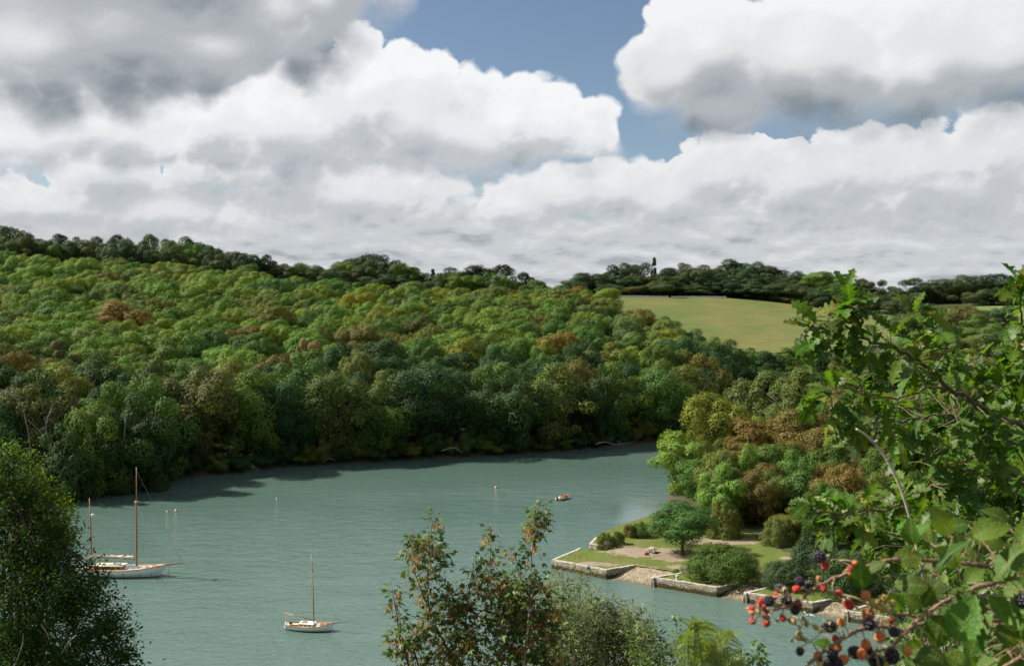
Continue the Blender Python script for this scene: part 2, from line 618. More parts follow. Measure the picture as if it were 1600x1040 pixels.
# ================================================================== ground sheet
def build_ground():
    xs = np.concatenate([[-7000, -4500, -2800, -1700, -1100, -800, -640, -540], np.arange(-480, 561, 5), [640, 760, 950, 1300, 1900, 3000, 4600, 7000]])
    ys = np.concatenate([[-2500, -1200, -600, -300, -150], np.arange(-70, 121, 5), np.arange(123, 260, 3), np.arange(263, 900, 5),
                         [920, 960, 1000, 1100, 1300, 1700, 2400, 3600, 5200, 7500]])
    X, Y = np.meshgrid(xs, ys)
    Z = ground(X, Y)
    Z += np.where(Z > 2.0, 1, 0) * (0.35 * np.sin(X * 0.11 + 1.3) * np.sin(Y * 0.09) + 0.2 * np.sin(X * 0.31) * np.cos(Y * 0.27))
    nx, ny = len(xs), len(ys)
    V = np.stack([X, Y, Z], -1).reshape(-1, 3)
    i, j = np.meshgrid(np.arange(nx - 1), np.arange(ny - 1))
    a = (j * nx + i).ravel()
    Fc = np.stack([a, a + 1, a + nx + 1, a + nx], -1)
    m, b, out = material('woodland_floor')
    co = b.new('ShaderNodeTexCoord').outputs['Object']
    n = b.noise(co, 0.35, 6.0, 0.6)
    c = b.ramp(n, [(0.3, (0.035, 0.03, 0.018)), (0.5, (0.045, 0.055, 0.02)), (0.7, (0.07, 0.075, 0.028))])
    z = b.sep(co)[2]
    mud = b.rng(z, 0.9, 0.3)
    c = b.mix(mud, c, (0.075, 0.062, 0.045))
    p = principled(b, c, 0.9, 0.2, bump(b, n, 0.6, 0.4))
    b.put(out.inputs[0], p.outputs[0])
    return tag(mobj('ground', mesh_np('ground', V, Fc, m, True)), 'earth and leaf litter of the wooded valley sides', kind='structure')


build_ground()


# ================================================================== water
def build_water():
    m, b, out = material('river_water')
    co = b.new('ShaderNodeTexCoord').outputs['Object']
    x, y, z = b.sep(co)
    gust = b.noise(b.v('MULTIPLY', co, (0.010, 0.022, 1.0)), 1.0, 3.0, 0.55)
    streak = b.noise(b.v('MULTIPLY', co, (0.05, 0.16, 1.0)), 1.0, 3.0, 0.6)
    # sheltered, smooth water over the shallows behind the quay
    calm = b.v('LENGTH', b.v('MULTIPLY', b.v('SUBTRACT', co, (27.0, 193.0, 0.0)), (1 / 13.0, 1 / 17.0, 0.0)))
    calm = b.rng(b.m('ADD', calm, b.m('MULTIPLY', streak, 0.9)), 1.0, 1.75, 0.0, 1.0, True)
    w1 = b.noise(b.v('MULTIPLY', co, (0.85, 1.25, 1.0)), 1.0, 4.0, 0.62, dist=0.4)
    w2 = b.noise(b.v('MULTIPLY', co, (0.22, 0.36, 1.0)), 1.0, 2.0, 0.5)
    h = b.m('ADD', b.m('MULTIPLY', w1, 0.55), b.m('MULTIPLY', w2, 0.8))
    st = b.m('MULTIPLY', b.rng(b.m('ADD', gust, b.m('MULTIPLY', streak, 0.5)), 0.5, 0.95, 0.18, 1.0), b.rng(calm, 0, 1, 0.10, 1.0))
    nm = bump(b, h, st, 0.40)
    c = b.mix(b.rng(gust, 0.35, 0.65), (0.070, 0.120, 0.098), (0.090, 0.142, 0.120))
    c = b.mix(b.rng(calm, 0.0, 1.0, 0.25, 0.0), c, (0.10, 0.11, 0.11))
    n = principled(b, c, 0.06, 0.6, nm)
    n.inputs['IOR'].default_value = 1.333
    b.put(out.inputs[0], n.outputs[0])
    xs = np.linspace(-600, 620, 40); ys = np.linspace(40, 470, 20)
    X, Y = np.meshgrid(xs, ys)
    V = np.stack([X, Y, X * 0], -1).reshape(-1, 3)
    i, j = np.meshgrid(np.arange(39), np.arange(19)); a = (j * 40 + i).ravel()
    return tag(mobj('water', mesh_np('water', V, np.stack([a, a + 1, a + 41, a + 40], -1), m)), 'rippled green river water of the creek', kind='structure')


build_water()


# ================================================================== meadows
def grass_mat(name, ca, cb, cc, stripes=0.0, scale=0.05):
    m, b, out = material(name)
    co = b.new('ShaderNodeTexCoord').outputs['Object']
    n1 = b.noise(b.v('MULTIPLY', co, (1.0, 0.45, 1.0)), scale, 6.0, 0.62)
    n2 = b.noise(co, 1.3, 4.0, 0.6)
    c = b.mix(b.rng(n1, 0.36, 0.62), ca, cb)
    c = b.mix(b.rng(n2, 0.45, 0.75, 0.0, 0.45), c, cc)
    c = b.v('SCALE', c, scale=b.rng(b.noise(b.v('MULTIPLY', co, (0.35, 1.0, 1.0)), scale * 9, 4.0, 0.6), 0.3, 0.7, 0.82, 1.15))
    if stripes:
        w = b.m('SINE', b.m('ADD', b.m('MULTIPLY', b.sep(co)[1], 1.15), b.m('MULTIPLY', n1, 9.0)))
        c = b.v('SCALE', c, scale=b.rng(w, -1, 1, 1 - stripes, 1 + stripes))
    p = principled(b, c, 0.9, 0.15, bump(b, n2, 0.5, 0.3))
    b.put(out.inputs[0], p.outputs[0])
    return m


M['meadow'] = grass_mat('dry_meadow_grass', (0.135, 0.122, 0.040), (0.082, 0.118, 0.028), (0.155, 0.135, 0.055), 0.13, 0.022)
M['pasture'] = grass_mat('green_pasture_grass', (0.105, 0.150, 0.035), (0.125, 0.165, 0.04), (0.10, 0.12, 0.04), 0.05, 0.03)


def meadow(name, label, rows, mat, nu=60, nv=40):
    """rows: near edge and far edge as lists of (pixel x, depth); sheet lies just above the ground"""
    near, far = rows
    pts = []
    for jv in range(nv + 1):
        v = jv / nv
        for iu in range(nu + 1):
            u = iu / nu

            def at(row):
                q = u * (len(row) - 1); k = min(int(q), len(row) - 2); f = q - k
                return row[k][0] * (1 - f) + row[k + 1][0] * f, row[k][1] * (1 - f) + row[k + 1][1] * f
            (xa, da), (xb, db) = at(near), at(far)
            x = xa * (1 - v) + xb * v; d = da * (1 - v) + db * v
            pts.append(((x - 800) / F * d, d))
    P = np.array(pts)
    Z = ground(P[:, 0], P[:, 1]) + 0.9
    V = np.column_stack([P, Z])
    i, j = np.meshgrid(np.arange(nu), np.arange(nv)); a = (j * (nu + 1) + i).ravel()
    Fc = np.stack([a, a + 1, a + nu + 2, a + nu + 1], -1)
    return tag(mobj(name, mesh_np(name, V, Fc, mat, True)), label, kind='structure')


meadow('meadow', 'large sloping meadow of dry grass beyond the creek',
       ([(1010, 545), (1110, 520), (1200, 520), (1300, 525), (1420, 540)], [(940, 725), (1060, 727), (1140, 725), (1250, 705), (1420, 655)]), M['meadow'])
meadow('meadow', 'small green pasture below the right-hand skyline wood',
       ([(1420, 600), (1500, 590), (1640, 580)], [(1420, 690), (1500, 680), (1640, 660)]), M['pasture'])
meadow('meadow', 'sliver of bright green pasture behind the wooded ridge',
       ([(600, 500), (660, 505), (720, 500)], [(600, 590), (660, 590), (720, 590)]), M['pasture'])

# ================================================================== quay
QZ = 1.3
PLATFORM = [(15.6, 158.2), (10.8, 160.0), (6.1, 152.7), (13.9, 146.6), (18.4, 149.3), (25.0, 145.4), (20.0, 142.8), (28.3, 137.5), (31.9, 139.6),
            (35.2, 137.7), (31.4, 135.0), (39.4, 130.3), (42.1, 131.7), (46.0, 129.5), (42.4, 127.0), (50.0, 122.0), (60, 128), (60, 150), (52, 172),
            (40, 185), (30, 190), (23.6, 182.5), (18.8, 176.7), (14.5, 169.5), (12.6, 163.1), (16.5, 160.0)]


def quay_ground():
    m, b, out = material('quay_turf')
    co = b.new('ShaderNodeTexCoord').outputs['Object']
    n1 = b.noise(b.v('MULTIPLY', co, (1, 0.8, 1)), 0.16, 5.0, 0.6)
    n2 = b.noise(co, 2.2, 5.0, 0.65)
    g = b.mix(b.rng(n2, 0.35, 0.65), (0.060, 0.105, 0.016), (0.125, 0.140, 0.034))
    g = b.mix(b.rng(n1, 0.46, 0.66, 0.0, 0.8), g, b.mix(b.rng(n2, 0.4, 0.6), (0.10, 0.09, 0.035), (0.165, 0.145, 0.055)))
    # trodden earth
    wear = None
    for (x, y, rx, ry) in [(21, 157.5, 6.5, 3.0), (26.5, 154, 5.0, 2.4), (35, 164.5, 6.5, 2.2), (12.6, 150.2, 3.6, 1.2), (26, 148.5, 3.0, 1.3), (16.5, 162.0, 2.6, 2.0),
                           (24.5, 145.6, 2.2, 0.8), (42.5, 153.5, 1.2, 0.8)]:
        q = b.v('LENGTH', b.v('MULTIPLY', b.v('SUBTRACT', co, (x, y, 0)), (1 / rx, 1 / ry, 0)))
        wear = q if wear is None else b.m('SMOOTH_MIN', wear, q, 0.4)
    wf = b.rng(b.m('ADD', wear, b.m('MULTIPLY', b.m('SUBTRACT', b.noise(co, 0.7, 6.0, 0.65), 0.5), 1.6)), 1.15, 0.75, 0, 1, True)
    earth = b.mix(n2, (0.19, 0.15, 0.10), (0.29, 0.235, 0.17))
    c = b.mix(wf, g, earth)
    p = principled(b, c, 0.95, 0.15, bump(b, n2, 0.5, 0.12))
    b.put(out.inputs[0], p.outputs[0])
    me = bpy.data.meshes.new('quay_ground')
    me.from_pydata([(x, y, QZ) for x, y in PLATFORM], [], [tuple(range(len(PLATFORM)))[::-1]])
    import bmesh
    bm = bmesh.new(); bm.from_mesh(me)
    bmesh.ops.recalc_face_normals(bm, faces=bm.faces)
    if bm.faces[0].normal.z < 0: bmesh.ops.reverse_faces(bm, faces=bm.faces)
    bmesh.ops.triangulate(bm, faces=bm.faces)
    for _ in range(4):
        bmesh.ops.subdivide_edges(bm, edges=[e for e in bm.edges if e.calc_length() > 1.6], cuts=1, use_grid_fill=False)
        bmesh.ops.triangulate(bm, faces=bm.faces)
    for v in bm.verts:
        x, y, _ = v.co
        if not v.is_boundary:
            v.co.z += 0.10 * math.sin(x * 0.9 + 0.4) * math.sin(y * 0.7) + 0.05 * math.sin(x * 2.3 + y * 1.7)
    bm.to_mesh(me); bm.free()
    me.materials.append(m)
    return tag(mobj('quay_ground', me), 'flat turf and trodden earth on top of the old quay', kind='structure')


quay_ground()


def stone_mat():
    m, b, out = material('quay_stone')
    co = b.new('ShaderNodeTexCoord').outputs['Object']
    rnd = b.new('ShaderNodeNewGeometry').outputs['Random Per Island']
    n = b.noise(co, 3.0, 6.0, 0.65)
    c = b.mix(rnd, (0.24, 0.20, 0.15), (0.40, 0.36, 0.29))
    c = b.mix(b.rng(n, 0.45, 0.7, 0, 0.8), c, (0.16, 0.13, 0.095))
    lich = b.rng(b.noise(co, 0.45, 4.0, 0.6), 0.58, 0.66, 0, 0.7)
    c = b.mix(lich, c, (0.40, 0.29, 0.07))
    # weed hangs in a ragged fringe up to the high-water mark
    z = b.sep(co)[2]
    hang = b.noise(b.v('MULTIPLY', co, (2.2, 2.2, 0.5)), 1.0, 4.0, 0.6)
    weed = b.rng(b.m('SUBTRACT', z, b.m('MULTIPLY', hang, 1.15)), 0.12, -0.06)
    c = b.mix(weed, c, b.mix(hang, (0.03, 0.026, 0.012), (0.11, 0.085, 0.03)))
    p = principled(b, c, 0.85, 0.25, bump(b, n, 0.6, 0.08))
    b.put(out.inputs[0], p.outputs[0])
    return m


M['stone'] = stone_mat()
M['coping'] = simple_mat('coping_stone', (0.40, 0.365, 0.30), 0.85, 0.4, 1.7, 0.6)
M['mortar'] = simple_mat('wall_core', (0.14, 0.12, 0.09), 0.95, 0.3, 5.0, 0.4)
M['shingle'] = None


def shingle_mat():
    m, b, out = material('shingle')
    co = b.new('ShaderNodeTexCoord').outputs['Object']
    v = b.new('ShaderNodeTexVoronoi')
    b.put(v.inputs['Vector'], co); v.inputs['Scale'].default_value = 3.0
    n = b.noise(co, 1.1, 5.0, 0.65)
    c = b.mix(v.outputs['Color'], (0.17, 0.14, 0.095), (0.33, 0.27, 0.18))
    c = b.mix(b.rng(n, 0.45, 0.65, 0, 0.7), c, (0.10, 0.085, 0.05))
    wet = b.rng(b.m('ADD', b.sep(co)[2], b.m('MULTIPLY', n, 0.25)), 0.42, 0.18)
    c = b.mix(b.m('MULTIPLY', wet, 0.65), c, (0.055, 0.045, 0.03))
    p = principled(b, c, 0.85, 0.3, bump(b, b.m('ADD', v.outputs['Distance'], n), 0.8, 0.12))
    b.put(out.inputs[0], p.outputs[0])
    return m


M['shingle'] = shingle_mat()


def quay_wall(label, line, seed, bottom=-1.4, top=QZ):
    """rough stone retaining wall along a line (outer face on the right hand of the direction of travel)"""
    rng = random.Random(seed)
    root = empty('quay_wall', (line[0][0], line[0][1], 0))
    off = Vector((line[0][0], line[0][1], 0))
    tag(root, label, 'quay wall', 'old stone quay walls')
    st, core = MB(), MB()
    k = 0
    for (a, b_) in zip(line[:-1], line[1:]):
        a = Vector((*a, 0)); b_ = Vector((*b_, 0))
        L = (b_ - a).length; t = (b_ - a) / L; n = Vector((t.y, -t.x, 0)); rz = math.atan2(t.y, t.x)
        c = (a + b_) / 2 - n * 0.30 - off
        core.box((c.x, c.y, (bottom + top - 0.14) / 2), (L - 0.1, 0.5, top - 0.14 - bottom), rz)
        z = bottom
        while z < top - 0.2:
            h = min(rng.uniform(0.24, 0.36), top - 0.15 - z)
            s = -rng.uniform(0, 0.3)
            while s < L:
                w = rng.uniform(0.35, 0.95)
                s0, s1 = max(0.0, s), min(L, s + w)
                if s1 - s0 > 0.12:
                    p = a + t * ((s0 + s1) / 2) - n * (0.15 - rng.uniform(0, 0.06)) - off
                    st.box((p.x, p.y, z + h / 2), (s1 - s0 - 0.035, 0.34, h - 0.035), rz + rng.uniform(-0.015, 0.015), 0.018, rng)
                s += w
            z += h
        s = 0.0
        while s < L - 0.15:
            w = min(rng.uniform(0.7, 1.3), L - s)
            mb = MB()
            mb.box((0, 0, 0), (w - 0.03, 0.46, 0.20), 0, 0.02, rng)
            p = a + t * (s + w / 2) - n * 0.24 - off
            o = mb.build('coping_stone', M['coping'], root)
            o.location = (p.x, p.y, top - 0.03 + rng.uniform(-0.02, 0.03)); o.rotation_euler = (rng.uniform(-.02, .02), rng.uniform(-.02, .02), rz)
            s += w
            k += 1
    core.build('wall_core', M['mortar'], root)
    tag(st.build('stonework', M['stone'], root), kind='stuff')
    return root


quay_wall('L-shaped stone quay wall at the left tip of the quay, nearest the red and white launch', [(10.8, 160.0), (6.1, 152.7), (13.9, 146.6), (18.4, 149.3)], 1)
quay_wall('low stone wall at the back of the quay below the small shrubs', [(14.0, 167.5), (12.6, 163.1), (16.5, 160.0)], 2)
quay_wall('middle stone quay wall in front of the big rounded bush', [(25.0, 145.4), (20.0, 142.8), (28.3, 137.5), (31.9, 139.6)], 3)
quay_wall('stone quay wall partly hidden behind the leftmost blackberries', [(35.2, 137.7), (31.4, 135.0), (39.4, 130.3), (42.1, 131.7)], 4)
quay_wall('rightmost short stone quay wall seen between the bramble stems', [(46.0, 129.5), (42.4, 127.0), (50.0, 122.0)], 5)


def slipway(label, back, front, bulge):
    """shingle ramp between two quays"""
    n = 14
    V, Fc = [], []
    for j in range(n + 1):
        v = j / n
        for i in range(n + 1):
            u = i / n
            p = Vector((*back[0], 0)).lerp(Vector((*back[1], 0)), u).lerp(Vector((*front[0], 0)).lerp(Vector((*front[1], 0)), u), v)
            d = Vector((-0.6, -0.8, 0)) * bulge * math.sin(u * math.pi) * v
            z = QZ + 0.02 - v * 1.75 + 0.05 * math.sin(u * 17 + v * 9) + 0.04 * math.sin(u * 7 - v * 15)
            V.append((p.x + d.x, p.y + d.y, z))
    for j in range(n):
        for i in range(n):
            a = j * (n + 1) + i
            Fc.append((a, a + 1, a + n + 2, a + n + 1))
    return tag(mobj('slipway', mesh_np('slipway', V, Fc, M['shingle'], True)), label, kind='structure')


slipway('broad shingle slip between the left and middle quays', [(18.2, 150.1), (25.6, 145.9)], [(13.4, 145.3), (19.6, 141.3)], 0.4)
slipway('narrow shingle slip between the middle quay and the next', [(31.6, 140.2), (35.8, 138.2)], [(28.0, 136.3), (31.0, 133.9)], 0.2)
slipway('shingle slip behind the blackberries', [(41.9, 132.3), (46.5, 130.0)], [(39.0, 129.2), (42.0, 126.0)], 0.2)
slipway('little shingle slip at the back of the quay', [(17.0, 160.2), (15.4, 157.6)], [(11.8, 163.2), (9.8, 160.6)], 0.0)


# ================================================================== trees: shared crown and trunk shapes
def cards(P, N, size, rng, aspect=0.62, jitter=0.35):
    """leaf sprays: one four-cornered face per point, facing roughly along N"""
    n = len(P)
    R = rng.normal(size=(n, 3))
    N = N / np.maximum(np.linalg.norm(N, axis=1, keepdims=True), 1e-6)
    T = R - N * np.sum(R * N, axis=1, keepdims=True)
    T /= np.maximum(np.linalg.norm(T, axis=1, keepdims=True), 1e-6)
    B = np.cross(N, T)
    s = size * (1 + jitter * rng.uniform(-1, 1, size=(n, 1)))
    a = T * s; b = B * s * aspect
    bend = N * s * rng.uniform(-0.25, 0.25, size=(n, 1))
    V = np.stack([P - a, P - b * 0.9 + a * 0.1 + bend, P + a, P + b + a * 0.05 + bend], 1).reshape(-1, 3)
    return V, np.arange(4 * n).reshape(n, 4)


def crown_points(seed, n, style):
    rng = np.random.default_rng(seed)
    S = dict(clumps=24, cr=(0.18, 0.42), shell=(0.42, 0.86), zmin=-0.55, up=0.45, flat=0.72, tight=0.25)
    S.update({
        'round': dict(clumps=70, cr=(0.11, 0.25), shell=(0.60, 0.78), zmin=-0.7, up=0.35, flat=0.8), 'dome': {}, 'tall': dict(clumps=28, cr=(0.16, 0.36), zmin=-0.9), 'full': dict(clumps=36, cr=(0.18, 0.38), zmin=-1.0, up=0.25),
        'spread': dict(clumps=24, cr=(0.22, 0.36), zmin=-0.25, flat=0.5), 'open': dict(clumps=30, cr=(0.14, 0.26), shell=(0.35, 0.9), up=0.3, tight=0.5),
        'pine': dict(clumps=9, cr=(0.25, 0.42), zmin=0.05, flat=0.32, up=0.7), 'shrub': dict(clumps=22, cr=(0.22, 0.36), zmin=-0.2, up=0.3),
        'cone': dict(clumps=34, cr=(0.13, 0.26), up=0.1, flat=0.55),
    }[style])
    C, CR = [], []
    k = 0
    while len(C) < S['clumps']:
        v = rng.normal(size=3); v /= np.linalg.norm(v)
        if v[2] < S['zmin']: continue
        r = rng.uniform(*S['shell'])
        c = v * r
        if style == 'cone':
            z = rng.uniform(-1, 0.85); q = (0.95 - z) / 1.95 * 0.75
            c = np.array([v[0] * q, v[1] * q, z])
        if style == 'pine':
            c = np.array([v[0] * 0.75, v[1] * 0.75, 0.2 + 0.6 * rng.uniform() * (1 - 0.5 * math.hypot(v[0], v[1]))])
        C.append(c); CR.append(rng.uniform(*S['cr']) * (0.8 if v[2] < -0.2 else 1.0))
    if style == 'round':
        C.append(np.array([0, 0, 0.0])); CR.append(0.80)
    if style in ('dome', 'tall', 'full', 'shrub'):
        C.append(np.array([0, 0, 0.05])); CR.append(0.55)
        C.append(np.array([0, 0, -0.4])); CR.append(0.42)
    C = np.array(C); CR = np.array(CR)
    w = CR ** 2; w /= w.sum()
    idx = rng.choice(len(C), size=n, p=w)
    v = rng.normal(size=(n, 3)); v[:, 2] += S['up']
    v /= np.linalg.norm(v, axis=1, keepdims=True)
    rr = CR[idx][:, None] * (1.0 - S['tight'] * rng.uniform(size=(n, 1)) ** 1.5 + 0.08 * rng.normal(size=(n, 1)))
    # uneven clump surface
    rr *= 1 + 0.14 * np.sin(v[:, :1] * 7 + idx[:, None]) * np.sin(v[:, 1:2] * 6 + idx[:, None] * 2.1)
    P = C[idx] + v * rr * np.array([1, 1, S['flat']])
    keep = np.ones(n, bool)
    for c, r in zip(C, CR):
        d = (P - c) / np.array([1, 1, S['flat']])
        keep &= np.linalg.norm(d, axis=1) > r * 0.62
    P, v = P[keep], v[keep]
    z0, z1 = np.percentile(P[:, 2], [0.7, 99.6])
    P[:, 2] = (P[:, 2] - (z0 + z1) / 2) / ((z1 - z0) / 2)
    P[:, :2] /= np.percentile(np.hypot(P[:, 0], P[:, 1]), 97)
    N = v + 0.35 * P / np.maximum(np.linalg.norm(P, axis=1, keepdims=True), 0.1) + 0.26 * rng.normal(size=P.shape)
    return P, N, rng


CROWNS = {}


def crown(style, var, n, card):
    key = (style, var, n)
    if key not in CROWNS:
        P, N, rng = crown_points(hash((style, var)) % 1 + sum(map(ord, style)) * 131 + var * 17, n, style)
        V, Fc = cards(P, N, card, rng)
        CROWNS[key] = mesh_np('crown_' + style, V, Fc, M['leaf'])
    return CROWNS[key]


def branch_tree(seed, height=1.0, r0=0.032, limbs=6, spread=0.34, first=0.28, sub=2, nseg=6):
    rng = random.Random(seed)
    mb = MB()
    pts = [Vector((0, 0, -0.02))]
    for i in range(1, nseg + 1):
        q = i / nseg
        pts.append(Vector((rng.uniform(-1, 1) * 0.02, rng.uniform(-1, 1) * 0.02, q * height * 0.8)))
    mb.tube(pts, [r0 * (1.25 if i == 0 else 1 - 0.75 * i / nseg) for i in range(nseg + 1)], 7)
    for k in range(limbs):
        q = first + (0.75 - first) * k / max(1, limbs - 1)
        base = pts[0].lerp(pts[-1], q)
        a = k * 2.4 + rng.uniform(-.4, .4)
        L = spread * rng.uniform(0.7, 1.1)
        tip = base + Vector((math.cos(a) * L, math.sin(a) * L, L * rng.uniform(0.35, 0.95)))
        mid = base.lerp(tip, 0.5) + Vector((0, 0, -0.03 + rng.uniform(-.02, .03)))
        r = r0 * 0.5 * (1 - 0.5 * q)
        mb.tube([base, mid, tip], [r, r * 0.7, r * 0.25], 5)
        for s in range(sub):
            p = mid.lerp(tip, rng.uniform(0.0, 0.7))
            t2 = p + Vector((rng.uniform(-1, 1), rng.uniform(-1, 1), rng.uniform(0.1, 1))) * L * 0.5
            mb.tube([p, p.lerp(t2, 0.5) + Vector((0, 0, 0.01)), t2], [r * 0.5, r * 0.35, r * 0.12], 4)
    return mb.mesh('trunk', M['bark'], True)


TRUNKS = [branch_tree(11), branch_tree(12, spread=0.4), branch_tree(13, limbs=7, spread=0.36)]
PINE_TRUNK = branch_tree(14, r0=0.022, limbs=6, first=0.55, spread=0.24)

TONES = {
    'bright': ((0.126, 0.206, 0.030), 'bright green'), 'mid': ((0.074, 0.142, 0.026), 'mid-green'), 'deep': ((0.036, 0.076, 0.022), 'deep green'),
    'olive': ((0.116, 0.140, 0.028), 'olive green'), 'yellow': ((0.168, 0.200, 0.026), 'yellow-green'), 'russet': ((0.155, 0.118, 0.028), 'russet brown'),
    'brown': ((0.108, 0.112, 0.030), 'dull brown'), 'pale': ((0.118, 0.175, 0.050), 'pale grey-green'), 'evergreen': ((0.030, 0.054, 0.020), 'blackish shade-toned'),  # blackish tone: cloud shade put into skyline leaf colour, also used for conifers
    'orange': ((0.180, 0.120, 0.024), 'orange-brown'), 'blond': ((0.25, 0.21, 0.11), 'blond seeding'), 'dusky': ((0.050, 0.082, 0.030), 'dusky green')}  # dusky: leaf colour darkened for cloud shade on the skyline, slightly lifted for haze
trng = random.Random(2024)
PLACED = []


def tree(name, x, y, h, R, tone, style='dome', label='', group=None, hi=False, cb=0.22, var=None, noise=0.17, cat='tree', z=None, trunk=True, lean=0.03):
    gx = gz(x, y) if z is None else z
    root = empty(name, (x, y, gx - 0.1), trng.uniform(0, 6.28))
    root.rotation_euler[0] = trng.uniform(-lean, lean); root.rotation_euler[1] = trng.uniform(-lean, lean)
    tag(root, label, cat, group)
    nvar = 5 if style in ('dome', 'full', 'round') else 3 if style in ('tall', 'spread', 'shrub') else 2
    v = trng.randrange(nvar) if var is None else var
    n, card = (22000, 0.029) if hi == 1 else ((34000, 0.024) if hi == 2 else (20000, 0.030))
    if style in ('pine', 'cone'): n, card = 6000, 0.045
    me = crown(style, v, n, card)
    if trunk:
        t = mobj('trunk', PINE_TRUNK if style == 'pine' else TRUNKS[trng.randrange(3)], root)
        t.scale = (h * 1.0, h * 1.0, h)
        t.scale[0] = t.scale[1] = min(h, R * 2.4)
    c = mobj('crown', me, root)
    hh = h * (1 - cb) / 2
    c.location = (0, 0, h * cb + hh)
    c.scale = (R * trng.uniform(0.92, 1.08), R * trng.uniform(0.92, 1.08), hh)
    col = TONES[tone][0]
    k = 1 + trng.uniform(-noise, noise); k2 = trng.uniform(-noise, noise)
    c.color = (col[0] * k * (1 + k2), col[1] * k, col[2] * k * (1 - k2), 1)
    PLACED.append((x, y, R))
    return root


def solve_depth(x, ytop, h, d0, d1):
    """depth at which a tree of height h standing on the ground reaches row ytop in column x"""
    D = np.arange(d0, d1, 1.5)
    X = (x - 800) / F * D
    top = ground(X, D) + h
    want = CAMH + (YH - ytop) / F * D
    s = top - want
    for i in range(len(D) - 1):
        if s[i] < 0 <= s[i + 1] or s[i] > 0 >= s[i + 1]:
            return float(D[i])
    return float(D[int(np.argmin(np.abs(s)))])


def tree_px(name, x, ytop, wpx, h, tone, style, label, group=None, rng=(205, 640), d=None, **kw):
    if d is None: d = solve_depth(x, ytop, h, *rng)
    else:
        top = CAMH + (YH - ytop) / F * d
        h = max(4.0, top - gz((x - 800) / F * d, d))
    X = (x - 800) / F * d
    return tree(name, X, d, h, wpx / F * d / 2, tone, style, label, group, **kw)


